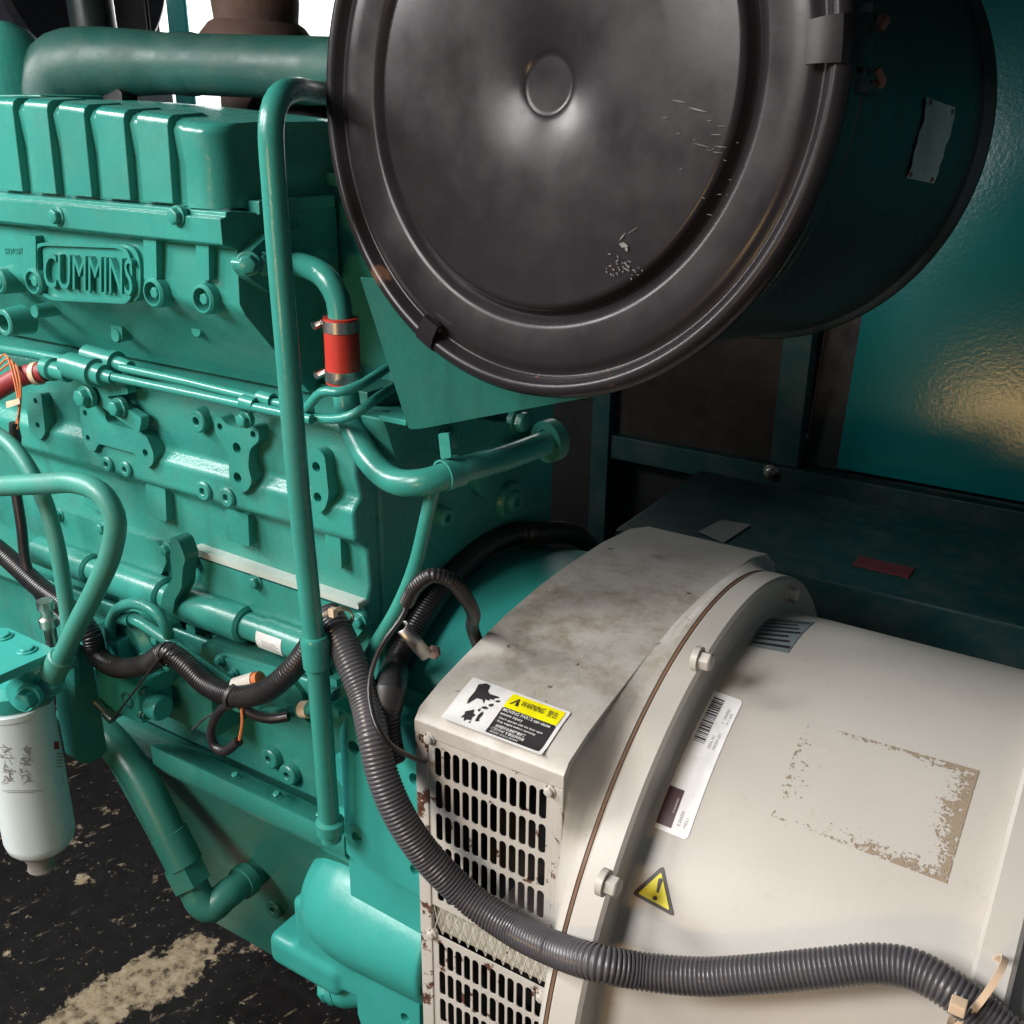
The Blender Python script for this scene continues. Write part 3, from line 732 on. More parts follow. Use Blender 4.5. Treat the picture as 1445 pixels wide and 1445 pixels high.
# notches and ribs of the head side with their deep-set nuts
for a in (38, 208, 282):
    mk('web', plateY([(a-6, 332), (a+12, 333), (a+13, 396), (a-5, 394)], .606, .02, (), .002, .002), GREEN, head)
def socket(bx, by):
    p = P(bx, by, Y=.603); r = .0132
    s = mk('stud_boss', lathe([(0, .022), (.0088, .022), (.0095, .002), (.0100, 0), (r-.002, 0), (r, .002), (r+.002, .035)], p, (0, 1, 0), 28), GREEN, head)
    bolt(p+Vector((0, .012, 0)), (0, -1, 0), .0095, GREEN, head, h=.010)
for bx, by in ((-5, 397), (45, 398), (214, 414), (284, 423)): socket(bx, by)
boss(4, 456, .622, .0145, .0085, .03, GREEN, head)
for bx, by, yl in ((48, 440, .622), (162, 474, .648), (276, 466, .640)):
    p = P(bx, by, Y=yl); mk('lug', lathe([(0, 0), (.006, 0), (.0075, .002), (.0075, .06)], p, (0, 1, 0), 14), GREEN, head)
mk('web', plateY([(156, 458), (172, 461), (172, 480), (158, 477)], .650, .05, (), .002, .002), GREEN, head)
# raised name plate
npo = [(60, 345), (70, 341), (180, 345), (192, 352), (198, 372), (198, 415), (190, 427), (84, 422), (68, 414), (62, 404)]
npl = mk('name_plate', plateY(npo, .6105, .012, (), .006, .0012), GREEN, eng)
mk('plate_rim', (lambda o, i: prism2(o, [i], lambda u, v, d: (u, .6070+d, v), .005, .0008))(
    fillet([(P(*p, Y=.616).x, P(*p, Y=.616).z) for p in npo], .006), fillet([(P(129+(p[0]-129)*.945, 384+(p[1]-384)*.90, Y=.616).x, P(129+(p[0]-129)*.945, 384+(p[1]-384)*.90, Y=.616).z) for p in npo], .005)), GREEN, npl)
la, lb2, lc, ld = (64, 357), (189, 365), (189, 417), (64, 405)
def nmap(x, y, z):
    q = (Vector(ld)*(1-x)+Vector(lc)*x)*(1-y)+(Vector(la)*(1-x)+Vector(lb2)*x)*y
    p = P(q.x, q.y, Y=.607); return (p.x, .607-z+.0025, p.z)
text_obj('CUMMINS', 'lettering', 1, lambda x, y, z: nmap(x, y, z), GREEN, npl, ext=.0045, fit=(0, 1, 0, 1), bold=.0)
sm = text_obj('SHOTCON', 'lettering', 1, lambda x, y, z: (lambda p: (p.x, 0.6145-z, p.z))(P(8+x*24, 359-y*9, Y=0.6145)), GREEN, head, ext=.0012, fit=(0, 1, 0, 1))

# ribbed rocker cover: roof falls towards the rear
tA, tB = P(70, 142, Y=.622), P(305, 171, Y=.622)
def ztop(x): return tA.z+(tB.z-tA.z)*(x-tA.x)/(tB.x-tA.x) if x > tA.x else tA.z+(tA.x-x)*.02
zbc = z2(286, .615)
def section(x, yf, yt):
    zt = ztop(x)
    return [(x, yf, zbc), (x, yf+(yt-yf)*.5, (zbc+zt)/2), (x, yt-.004, zt-.010), (x, yt, zt-.004), (x, yt+.006, zt-.001), (x, yt+.02, zt), (x, .78, zt), (x, .80, zbc)]
bm = bmesh.new(); rings = []
XC = -.672
x6 = P(259, 215, Y=.610).x
for x, o_ in [(-1.3, 0), (-1.1, 0), (-.95, 0), (-.85, 0), (-.78, 0), (x6, 0), (x6+.0008, -.007), (x6+.0022, -.008), (XC-.022, -.008)]+[(XC-.022+.022*math.sin(a*PI/12), -.008+.022*(1-math.cos(a*PI/12))) for a in range(1, 7)]:
    rings.append([bm.verts.new(p) for p in section(x, .6155+o_, .6195+o_)])
for A, B in zip(rings, rings[1:]):
    for i in range(7): bm.faces.new((A[i], A[i+1], B[i+1], B[i]))
bm.faces.new(rings[-1])
rc = mk('rocker_cover', bm, GREEN, eng, 42)
# raised ribs of the cover; grooves stay between them
rib_px = [(-12, 21, 0, 32), (37, 69, 46, 79), (84, 120, 94, 129), (134, 174, 146, 184), (190, 234, 203, 245)]
for a, b_, c_, d_ in rib_px:
    xa_ = P((a+c_)/2, 215, Y=.610).x; xb_ = P((b_+d_)/2, 215, Y=.610).x
    bm = bmesh.new(); r_ = []
    for x in (xa_, xb_):
        zt = ztop(x)
        r_.append([bm.verts.new(p) for p in [(x, .6075, zbc+.002), (x, .6105, zt-.007), (x, .6125, zt-.0015), (x, .618, zt+.0015), (x, .65, zt+.003), (x, .67, zt-.006), (x, .64, zbc+.002)]])
    n = 7
    for i in range(n): bm.faces.new((r_[0][i], r_[0][(i+1) % n], r_[1][(i+1) % n], r_[1][i]))
    bm.faces.new(r_[0]); bm.faces.new(list(reversed(r_[1]))); bev(bm, .0012, 40, 2)
    mk('rib', bm, GREEN, rc, 50)
# square flange round the foot of the cover at the rear corner
mk('cover_foot', profX([(.640, zbc+.006), (.640, zbc-.006), (.735, zbc-.006), (.735, zbc+.006)], XH-.03, XH+.004, 0, .002), GREEN, rc)

# rear housing of the head behind the coolant outlet
mk('rear_housing', box(-.72, -.605, .745, .98, P(450, 535, Y=.75).z-.10, P(450, 245, Y=.76).z, .006), GREEN, eng)
mk('rear_housing_lid', box(-.725, -.60, .74, .985, P(450, 262, Y=.75).z, P(450, 240, Y=.75).z, .004), GREEN, eng)
mk('block_deck', box(XW, -.60, .70, .98, z3(522, .72)-.02, z3(512, .70), .003), DGREEN, eng)
# block rear face with plugs
fc = mk('rear_plate', box(XB-.02, XB+.004, .672, .99, -1.0, z3(590, .67), .006), CAST, eng)
for bx, by, r in ((617, 727, .010), (716, 706, .022), (716, 706, .0125)):
    p = P(bx, by, X=XB+.004); hgt = .008 if r > .02 else .014
    mk('core_plug', lathe([(r+.001, -.002), (r, hgt-.002), (r-.002, hgt), (r*.45, hgt), (r*.4, hgt-.004), (0, hgt-.004)], p, (1, 0, 0), 24), CAST, fc)
mk('lug', plateX([(668, 665), (690, 660), (692, 705), (680, 700)], XB+.014, .012), CAST, fc)

# triangular coolant outlet flange on the rear of the head
fl = mk('outlet_flange', plateX([(336, 371), (392, 320), (428, 324), (468, 362), (440, 412), (390, 418), (350, 392)], XH+.012, .012, (), .010, .002), GREEN, eng)
for bx, by in ((347, 372), (366, 372)): bolt(P(bx+4, by, X=XH+.012), (.6, -.8, 0), .014, GREEN, fl, h=.010)

# exhaust manifold
mf = mk('exhaust_manifold', tube([P(78, 215, Y=.76), P(78, 150, Y=.76), P(92, 104, Y=.765), P(130, 92, Y=.775), P(175, 89, Y=.785), P(240, 90, Y=.80), P(360, 94, Y=.80), P(500, 100, Y=.80)], [.046, .046, .042, .038, .034, .030, .029, .029], 32), SHADEG, eng)
mk('manifold_elbow', lathe([(.0, -.07), (.050, -.07), (.050, -.018), (.047, .012), (.040, .034), (.028, .049), (.012, .057), (0, .059)], P(14, 112, Y=.735), (0.0, -.05, 1), 40), GREEN, mf)
mk('manifold_flange', box(P(-40, 140, Y=.69).x, P(57, 140, Y=.69).x, .69, .78, P(20, 148, Y=.69).z-.01, P(20, 133, Y=.69).z, .003), GREEN, mf)
mk('manifold_bracket', plateY([(132, 112), (146, 112), (172, 130), (172, 160), (140, 158)], .765, .02, (), .004, .002), SOOT_SHADE, mf)

# flywheel housing between block and alternator
def flat_side(bm, ym):
    for v_ in bm.verts: v_.co.y = max(v_.co.y, ym)
    return bm
fw = mk('flywheel_housing', flat_side(lathe([(.15, XB+.002), (.285, XB+.002), (.293, XB+.008), (.296, XB+.03), (.301, XL-.02), (.301, XL-.001), (.15, XL-.001)], (0, AY, AZ), (1, 0, 0), 96), .607), TURQ, eng)
# foot plate facing the camera, with bolt holes
Yf = .600
def clampx(bm, xm):
    for v_ in bm.verts: v_.co.x = min(v_.co.x, xm)
    return bm
ft = mk('housing_side_plate', clampx(plateY([(479, 1030), (487, 1012), (520, 1003), (606, 1038), (612, 1275), (489, 1206)], Yf, .05, [(499, 1055, .0068), (503, 1182, .0062), (585, 1100, .0062), (586, 1228, .0062)], .006, .0025), XL-.0012), TURQ, eng)
mk('shoulder', lathe([(0, 0), (.016, 0), (.020, .004), (.020, .06)], P(484, 1092, Y=.606), (.25, 1, 0), 28), TURQ, ft)
# starter mount: rounded casting with nose; shapes blended by a remesh
def blob(parts, vox, name, mat, parent):
    bm = bmesh.new()
    for b_ in parts: merge(bm, b_)
    o = mk(name, bm, mat, parent)
    r = o.modifiers.new('remesh', 'REMESH'); r.mode = 'VOXEL'; r.voxel_size = vox; r.use_smooth_shade = True
    s = o.modifiers.new('smooth', 'SMOOTH'); s.factor = .5; s.iterations = 9
    return o
def ball(c, r, sc_=(1, 1, 1), rot=0):
    b_ = bmesh.new(); bmesh.ops.create_uvsphere(b_, u_segments=28, v_segments=18, radius=1, matrix=Matrix.Translation(c) @ Matrix.Rotation(rot, 4, 'Y') @ Matrix.Diagonal((r*sc_[0], r*sc_[1], r*sc_[2], 1))); return b_
YS = .60
c1 = P(522, 1268, Y=.655); axd = Vector((1, 0, 0))
s0 = P(424, 1332, Y=.628)
stp = [lathe([(0, -.066), (.030, -.064), (.050, -.054), (.062, -.036), (.068, -.010), (.069, .02), (.066, XL-.003-c1.x), (0, XL-.003-c1.x)], c1, (1, 0, 0), 48),
       box(s0.x-.028, s0.x+.075, s0.y-.023, s0.y+.03, s0.z-.022, s0.z+.019, .009, 3),
       box(s0.x+.01, XL-.004, .61, .70, s0.z-.012, c1.z, .006)]
stm = blob(stp, .0028, 'starter_mount', TURQ, eng)
mk('starter_flange', lathe([(0, .0), (.030, .0), (.034, .004), (.034, .05), (0, .05)], P(492, 1186, Y=.625), (.4, 1, .1), 32), TURQ, stm)
pb = P(500, 1388, Y=.64)
mk('drain_boss', lathe([(0, -.02), (.021, -.02), (.024, -.012), (.026, .05), (0, .05)], pb, (1, .5, .35), 32), TURQ, stm)
bolt(pb+Vector((-.022, -.011, -.008)), (-1, -.5, -.35), .026, TURQ, stm, h=.014)
lg = mk('mounting_foot', plateY([(524, 1385), (592, 1385), (592, 1470), (562, 1450), (527, 1425)], .600, .012, [(572, 1437, .006)], .006, .002), TURQ, eng)
mk('mounting_foot_web', box(P(524, 1390, Y=.60).x, XL-.003, .612, .66, P(560, 1400, Y=.6).z-.006, P(560, 1392, Y=.6).z, .002), paint('red_primer', (.09, .02, .022), .6, .3), eng)

# ================================================================== AIR CLEANER
D = .72
a_az, a_el = math.radians(5.89), math.radians(-4.90)
AX = Vector((math.sin(a_az)*math.cos(a_el), math.cos(a_az)*math.cos(a_el), math.sin(a_el)))
AC = Vector((-.51629, .85612, .02253))*D
air = thing('air_cleaner', 'large round black air cleaner canister with clamped end cover', 'air filter', AC+AX*.18-Vector((0, 0, .2)))
cap = [(0, .0104), (.0165, .0103), (.0188, .0099), (.0198, .0094), (.0212, .0087), (.024, .0079), (.032, .0060), (.045, .0038), (.062, .0020), (.08, .0010), (.094, .0006), (.099, .0001), (.115, 0), (.1395, 0), (.1425, .0008), (.1445, .003), (.1462, .0075), (.149, .0095), (.1515, .0078), (.1545, .0045), (.158, .0035), (.170, .0015), (.178, .0015), (.1815, .003), (.1840, .0055), (.1865, .0045), (.189, -.0005), (.192, -.003), (.196, -.0028), (.1993, .001), (.2003, .006), (.1995, .013), (.1965, .018), (.1935, .022)]
def rim_rust():
    nt = BLACKP.node_tree; b = nt.nodes['Principled BSDF']; tc = [n for n in nt.nodes if n.type == 'TEX_COORD'][0]
    src = b.inputs['Base Color'].links[0].from_socket; n1 = noise(nt, tc, 38, 8, .7)
    for px, py, rad, cst in ((900, 540, .050, .85), (960, 512, .045, .85), (1010, 470, .045, .8), (850, 552, .04, .75), (1135, 236, .020, 1.2), (530, 388, .016, 1.25), (690, 540, .035, .7)):
        q = P(px, py, Y=AC.y)
        mp_ = nt.nodes.new('ShaderNodeMapping'); mp_.vector_type = 'TEXTURE'; mp_.inputs['Location'].default_value = q; mp_.inputs['Scale'].default_value = (rad, rad, rad)
        nt.links.new(tc.outputs['Object'], mp_.inputs['Vector'])
        gr = nt.nodes.new('ShaderNodeTexGradient'); gr.gradient_type = 'SPHERICAL'; nt.links.new(mp_.outputs[0], gr.inputs[0])
        f = ramp(nt, mathn(nt, 'ADD', mathn(nt, 'MULTIPLY', gr.outputs['Fac'], .33*cst), n1), [(.70, 0.0), (.78, 1.0)])
        src = mix(nt, mathn(nt, 'MULTIPLY', f, .75), src, (.13, .066, .040))
    nt.links.new(src, b.inputs['Base Color'])
rim_rust()
cap = [(r_*(1+.022*min(1, max(0, (r_-.165)/.02))), h_) for r_, h_ in cap]
cv = mk('end_cover', lathe(cap, AC, AX, 180), BLACKP, air, 60)
mk('clamp_band', lathe([(.19, .022), (.1965, .023), (.1975, .027), (.1975, .038), (.1965, .042), (.188, .043)], AC, AX, 160), BLACKG, air, 50)
mk('canister', lathe([(.186, .040), (.186, .048), (.182, .052), (.1815, .345), (.184, .349), (.188, .352), (.189, .357), (.187, .362), (.18, .364), (0, .366)], AC, AX, 160), BLACKG, air, 50)
mk('bead', lathe([(.180, .056), (.1905, .058), (.1915, .0605), (.1905, .063), (.180, .066)], AC, AX, 160), BLACKG, air, 50)
def on_air(px, py, R):                    # hit of a pixel ray with a cylinder about the air cleaner axis
    v = ray(px, py); vp = v-AX*v.dot(AX); cp = AC-AX*AC.dot(AX)
    a = vp.dot(vp); b_ = -2*vp.dot(cp); c_ = cp.dot(cp)-R*R; d_ = b_*b_-4*a*c_
    return v*((-b_-math.sqrt(max(0, d_)))/(2*a))
def ang_of(p):
    u, v, a = basis(AX); q = p-AC; return math.atan2(q.dot(v), q.dot(u))
def air_pt(t, r, h):
    u, v, a = basis(AX); return AC+a*h+(u*math.cos(t)+v*math.sin(t))*r
def latch(t, wdt, name='latch'):
    """over-centre clip hooked over the rim: bent strap, pin and base"""
    prof = [(.1815, -.002), (.1825, -.0062), (.192, -.0068), (.2015, -.0045), (.2045, .002), (.2048, .016), (.2035, .034), (.200, .045), (.198, .045), (.2015, .034), (.2027, .016), (.2025, .003), (.2, -.002), (.192, -.0045), (.184, -.004)]
    bm = bmesh.new(); rows = []
    for k in range(5):
        tt = t+(k/4-.5)*wdt/.2; rows.append([bm.verts.new(air_pt(tt, r, h)) for r, h in prof])
    n = len(prof)
    for A, B in zip(rows, rows[1:]):
        for i in range(n): bm.faces.new((A[i], A[(i+1) % n], B[(i+1) % n], B[i]))
    bm.faces.new(rows[0]); bm.faces.new(list(reversed(rows[-1])))
    o = mk(name, bm, BLACKP, air, 40)
    return o
SCUFF = plain('bare_metal_scuff', (.15, .14, .135), .6)
rs = random.Random(11)
def scuff(px, py, L, wd, ang):
    bm = bmesh.new(); n_ = 7; top = []; bot = []
    def on_face(x, y):
        v = ray(x, y); return v*((AC-AX*.0012).dot(AX)/v.dot(AX))
    pts = []
    for i in range(n_):
        t = i/(n_-1)-.5; k = (1-abs(2*t)**1.5)*wd*rs.uniform(.5, 1.2)
        c_, s_ = math.cos(ang), math.sin(ang); pts.append((px+t*L*c_-k*s_, py+t*L*s_+k*c_, px+t*L*c_+k*s_, py+t*L*s_-k*c_))
    A = [bm.verts.new(on_face(p[0], p[1])) for p in pts]; B = [bm.verts.new(on_face(p[2], p[3])) for p in pts]
    for i in range(n_-1): bm.faces.new((A[i], A[i+1], B[i+1], B[i]))
    mk('scuff', bm, SCUFF, cv)
for a_ in ((880, 346, 14, 4, .3), (884, 352, 7, 3, 1.2), (878, 334, 16, .8, -.9), (893, 325, 20, .6, -.6), (958, 143, 22, .8, .2), (985, 155, 30, 1.0, .25), (1010, 190, 18, .6, .05), (1016, 207, 20, .6, .1), (1012, 215, 16, .6, .12), (1018, 178, 14, .5, .0), (990, 205, 26, .6, .25)): scuff(*a_)
for _ in range(38):
    scuff(rs.gauss(880, 10), rs.gauss(378, 8), rs.uniform(2, 6), rs.uniform(.4, 1.3), rs.uniform(-1, 1.5))
for _ in range(16):
    scuff(rs.gauss(1000, 26), rs.gauss(230, 60), rs.uniform(3, 9), rs.uniform(.3, .6), rs.uniform(-.1, .4))
tl = ang_of(on_air(1205, 64, .198)); sgn = 1 if air_pt(tl+.1, .2, 0).z > air_pt(tl, .2, 0).z else -1
L1 = latch(tl, .024)
bm = bmesh.new()
for s_ in (-1, 1):
    path = [air_pt(tl+s_*.085, .2, .047), air_pt(tl+s_*.085, .205, .050), air_pt(tl+s_*.07, .206, .046), air_pt(tl+s_*.05, .204, .042)]
    merge(bm, tube(path, .0024, 8, .003))
mk('latch_wire', bm, RUSTM, L1)
for s_ in (-1, 1):
    bm = bmesh.new(); rows = []
    for k in range(3):
        tt = tl+s_*(.09+k*.012); rows.append([bm.verts.new(air_pt(tt, r, h)) for r, h in ((.192, .030), (.2035, .034), (.2045, .056), (.192, .056))])
    for A, B in zip(rows, rows[1:]):
        for i in range(4): bm.faces.new((A[i], A[(i+1) % 4], B[(i+1) % 4], B[i]))
    bm.faces.new(rows[0]); bm.faces.new(list(reversed(rows[-1])))
    mk('latch_lug', bm, BLACKG, L1)
t2 = ang_of(P(612, 478, Y=AC.y)); L2 = latch(t2, .017)
# torn foil label on the side of the canister
k4 = []
for px_ in ((1304, 137), (1345, 152), (1314, 258), (1276, 250)):
    h = on_air(*px_, .1815); k4.append(((h-AC).dot(AX), ang_of(h)))
def amap(u, v, d):
    A, B, C, D_ = k4
    hh = (D_[0]*(1-u)+C[0]*u)*(1-v)+(A[0]*(1-u)+B[0]*u)*v; tt = (D_[1]*(1-u)+C[1]*u)*(1-v)+(A[1]*(1-u)+B[1]*u)*v
    return air_pt(tt, .1815+d, hh)
bm = bmesh.new(); n = 14; gq = []
for j in range(n+1):
    row = []
    for i in range(n+1):
        u = i/n; v = j/n; ed = .06*math.sin(v*9+1)*(.5 if i in (0, n) else 0)
        row.append(bm.verts.new(amap(u+ed, v, .0008+.0007*abs(math.sin(u*7+v*11))+.0006*random.random())))
    gq.append(row)
for j in range(n):
    for i in range(n): bm.faces.new((gq[j][i], gq[j][i+1], gq[j+1][i+1], gq[j+1][i]))
fo = mk('foil_label', bm, FOIL, air)
for u_, v_ in ((.12, .95), (.9, .93), (.08, .05), (.88, .04)):
    p = amap(u_, v_, .001); c_ = p-AC; ax_ = (c_-AX*c_.dot(AX)).normalized()
    mk('rivet', lathe([(.0022, -.001), (.002, .0012), (.001, .002), (0, .0022)], p, ax_, 10), RUSTM, fo)

# support plate below the air cleaner
XP = -.50
bp = [(500, 355), (507, 378), (577, 606), (592, 606), (840, 559), (840, 470), (640, 400)]
brk = thing('filter_bracket', 'green triangular steel plate carrying the black air cleaner', 'bracket', P(577, 606, X=XP))
gA, gB = P(577, 606, X=XP), P(845, 558, Y=.735)
gd = Vector((gB.x-gA.x, gB.y-gA.y, 0)).normalized(); gn = Vector((gd.y, -gd.x, 0))
def on_plane(x, y):
    v = ray(x, y); q = v*(gA.dot(gn)/v.dot(gn)); return ((q-gA).dot(gd), q.z)
mk('gusset_plate', prism2(fillet([on_plane(*p) for p in [(508, 392), (511, 400), (577, 606), (594, 605), (850, 557), (840, 470), (600, 400)]], .003), [], lambda u, v, d: tuple(gA+gd*u-gn*d+Vector((0, 0, v-gA.z))), .005, .0012), GREEN, brk)
zz = P(577, 606, X=XP); yy = zz.y
mk('lip', box(XP-.034, XP-.0052, yy+.003, yy+.10, zz.z+.001, zz.z+.006, .001), GREEN, brk)
mk('base_bar', plateX([(541, 592), (562, 586), (760, 600), (757, 628), (560, 652)], XB+.03, .026, (), .003, .002), GREEN, brk)
for bx, by in ((630, 618), (729, 594)): bolt(P(bx, by, X=XB+.03), (1, 0, 0), .019, CAST, brk, h=.012)

# ================================================================== EXHAUST, TURBO, BACKGROUND ABOVE
ex = thing('exhaust_pipe', 'rusty brown lagged exhaust pipe rising behind the green manifold', 'pipe', P(362, 60, Y=.97))
pe = P(362, 30, Y=.97)
mk('pipe', lathe([(.049, -.25), (.049, 0), (.051, .02), (.050, .05), (.051, .3)], pe, (0, 0, 1), 40), RUSTM, ex)
mk('collar', lathe([(.049, -.042), (.068, -.040), (.070, -.030), (.066, -.016), (.056, -.004), (.049, 0)], pe, (.06, 0, 1), 40), RUSTM, ex)
tb_ = thing('turbocharger', 'sooty dark turbocharger housing between engine and air cleaner', 'turbocharger', P(440, 235, Y=.86))
mk('turbine_housing', lathe([(0, -.06), (.045, -.06), (.062, -.04), (.066, 0), (.060, .035), (.04, .05), (0, .05)], P(440, 195, Y=.90), (1, .2, 0), 36), paint('sooty_brown_iron', (.020, .015, .014), .7, .3, peel=.4), tb_)
mk('heat_pipe', tube([P(400, 195, Y=.84), P(440, 175, Y=.85), P(480, 190, Y=.87)], .022, 18), SOOT_SHADE, tb_)
mu = thing('silencer', 'big dark grey silencer drum in the upper left corner', 'silencer', P(40, 30, Y=1.25))
mk('drum', lathe([(0, -.8), (.17, -.8), (.18, -.79), (.18, .155), (.17, .165), (0, .165)], P(40, -55, Y=1.30), (1, 0, -.06), 64), paint('dark_blue_grey_paint', (.030, .030, .042), .38, .2, peel=.05), mu)
bpz = thing('intake_duct', 'upright glossy black duct at the top beside the silencer', 'duct', P(128, 42, Y=1.1))
mk('duct', lathe([(.034, -.3), (.034, .3)], P(128, 10, Y=1.12), (-.05, 0, 1), 32), BLACKG, bpz)
mk('duct_support', box(P(165, 20, Y=1.35).x, P(206, 20, Y=1.35).x, 1.35, 1.36, P(190, 90, Y=1.35).z, 1.2, .004), SOOT_SHADE, bpz)

# ================================================================== PIPES AND HOSES
dip = thing('dipstick_tube', 'tall thin green tube running down in front of the engine block', 'tube', P(467, 1165, Y=.575))
mk('tube', tube([P(470, 132, Y=.68), P(440, 131, Y=.64), P(412, 128, Y=.60), P(392, 140, Y=.575), P(383, 170, Y=.565), P(388, 280, Y=.565), P(404, 480, Y=.565), P(424, 720, Y=.568), P(442, 890, Y=.572), P(443, 898, Y=.572)], .0093, 18), GREEN, dip)
mk('collar', lathe([(.0085, -.016), (.0125, -.015), (.0128, .010), (.011, .014), (.008, .015)], P(446, 918, Y=.572), P(440, 870, Y=.572)-P(449, 960, Y=.572), 20), GREEN, dip)
mk('foot_collar', lathe([(.009, -.006), (.0135, -.005), (.0135, .006), (.009, .008)], P(466, 1166, Y=.579), (0, 0, 1), 20), GREEN, dip)
mk('lower_tube', tube([P(447, 925, Y=.572), P(456, 1040, Y=.576), P(466, 1170, Y=.58), P(468, 1185, Y=.58)], .0098, 18), GREEN, dip)

cp = thing('coolant_pipe', 'bent green coolant pipe with red hose joint behind the tall tube', 'pipe', P(630, 680, Y=.62))
YC = .655
mk('upper_pipe', tube([P(404, 372, Y=.668), P(432, 376, Y=.662), P(460, 392, Y=YC), P(476, 420, Y=YC), P(481, 452, Y=YC), P(483, 480, Y=YC)], .0105, 20), GREEN, cp)
hz0, hz1 = P(481, 448, Y=YC), P(485, 540, Y=YC)
hs = mk('red_hose', sweep([hz0.lerp(hz1, i/8) for i in range(9)], lambda i: .0150, 28), RED, cp)
for k in (.12, .88):
    c_ = hz0.lerp(hz1, k)
    cl = mk('hose_clamp', lathe([(.0148, -.005), (.0157, -.0048), (.0157, .0048), (.0148, .005)], c_, hz1-hz0, 36), STEEL, hs)
    bm = bmesh.new()
    for i in range(12):
        t = math.radians(120-15*i)
    bmx = lathe([(0, -.009), (.0035, -.009), (.0035, .004), (.0052, .0045), (.0052, .008), (0, .008)], c_+Vector((-.0185, -.004, .001)), (.2, .9, .2), 6); bm.free()
    mk('clamp_screw', bmx, STEEL, hs)
mk('lower_pipe', tube([P(485, 530, Y=YC), P(489, 565, Y=YC), P(500, 610, Y=.652), P(524, 652, Y=.642), P(560, 680, Y=.63), P(600, 680, Y=.632), P(650, 664, Y=.66), P(715, 645, Y=.72), P(778, 622, Y=.80)], .0115, 20), GREEN, cp)
pc = P(636, 668, Y=.652); pd = P(715, 645, Y=.72)-P(600, 680, Y=.632)
cl = mk('pipe_clip', lathe([(.0118, -.009), (.0136, -.009), (.0136, .009), (.0118, .009)], pc, pd, 28), GREEN, cp)
mk('clip_tab', plateY([(618, 612), (633, 611), (637, 646), (622, 648)], .645, .003, (), .002, .0006), GREEN, cl)
mk('end_flange', lathe([(.0118, -.006), (.020, -.006), (.020, .006), (.0118, .006)], P(776, 622, Y=.797), pd, 24), DGREEN, cp)
mk('pipe_flange', plateX([(728, 634), (772, 607), (782, 620), (780, 640), (742, 655)], XB+.05, .008), DGREEN, cp)

fl1 = thing('fuel_lines', 'pair of thin steel green fuel pipes running under the head', 'pipe', P(280, 560, Y=.64))
def lines(Y, pts, r): return tube([P(x, y, Y=Y) for x, y in pts], r, 12)
mk('fuel_line', lines(.628, [(172, 519), (260, 538), (330, 555), (400, 571), (440, 580)], .0043), GREEN, fl1)
mk('fuel_line', lines(.618, [(150, 530), (240, 549), (320, 566), (400, 583), (440, 592)], .0043), GREEN, fl1)
for a, b_ in ((352, 569), (376, 563)):
    p = P(a, b_, Y=.620 if a == 352 else .628); mk('pipe_clip', lathe([(.004, -.008), (.0066, -.008), (.0066, .008), (.004, .008)], p, (1, 0, -.05), 18), GREEN, fl1)
bolt(P(346, 592, Y=.625), (0, -1, 0), .011, GREEN, fl1)
mk('clip_tab', plateY([(338, 566), (352, 570), (352, 596), (340, 594)], .626, .004, (), .002, .0005), GREEN, fl1)
fu = mk('union_block', lathe([(0, -.040), (.010, -.040), (.010, -.032), (.0135, -.031), (.0135, .002), (.0145, .003), (.0145, .009), (.011, .010), (.011, .022), (.007, .023), (.006, .034), (0, .034)], P(128, 524, Y=.618), (1, 0, -.06), 24), GREEN, fl1)
mk('union_block', lathe([(0, -.036), (.0105, -.036), (.0105, .002), (.012, .003), (.012, .010), (.008, .011), (.006, .030), (0, .030)], P(156, 510, Y=.634), (1, 0, -.06), 24), GREEN, fl1)
bolt(P(122, 560, Y=.622), (0, -1, 0), .016, GREEN, fl1); bolt(P(168, 575, Y=.628), (0, -1, 0), .014, GREEN, fl1)
mk('union_bracket', plateY([(118, 540), (178, 545), (182, 556), (150, 560), (200, 590), (196, 612), (180, 600), (140, 572), (120, 566)], .630, .010, (), .004, .002), CAST, fl1)
fl2 = thing('injector_pipe', 'upper of two thin bent green pipes below the red hose joint', 'pipe', P(470, 556, Y=.62), 'thin bent pipes below the hose joint')
mk('pipe', tube([P(425, 586, Y=.625), P(438, 570, Y=.622), P(455, 553, Y=.62), P(480, 553, Y=.622), P(505, 545, Y=.635), P(530, 530, Y=.66), P(556, 512, Y=.69)], .0042, 12), GREEN, fl2)
fl2 = thing('injector_pipe', 'lower of two thin bent green pipes below the red hose joint', 'pipe', P(470, 590, Y=.62), 'thin bent pipes below the hose joint')
mk('pipe', tube([P(420, 583, Y=.63), P(450, 590, Y=.627), P(485, 590, Y=.625), P(508, 580, Y=.63), P(530, 563, Y=.65), P(560, 543, Y=.69)], .0042, 12), GREEN, fl2)

rh = thing('red_fuel_hose', 'short dark red rubber hose entering at the left edge', 'hose', P(20, 540, Y=.60))
mk('hose', tube([P(-40, 570, Y=.585), P(0, 548, Y=.595), P(28, 532, Y=.605), P(64, 524, Y=.615)], .0105, 18), REDH, rh)
mk('hose_tie', lathe([(.0104, -.003), (.0118, -.003), (.0118, .003), (.0104, .003)], P(53, 527, Y=.612), (1, .3, .2), 20), TIE, rh)
mk('end_fitting', lathe([(0, -.014), (.0115, -.014), (.012, -.002), (.009, 0), (.009, .022), (0, .022)], P(78, 522, Y=.617), (1, 0, -.03), 20), GREEN, rh)
gl = thing('green_pipe', 'thin pale green pipe along the top of the block at left', 'pipe', P(40, 505, Y=.63))
mk('pipe', tube([P(-30, 488, Y=.628), P(40, 498, Y=.628), P(90, 508, Y=.628), P(120, 514, Y=.625)], .0055, 12), GREEN, gl)
ow = thing('orange_wires', 'loose orange wires with a black plug at the left edge', 'wire', P(20, 600, Y=.58))
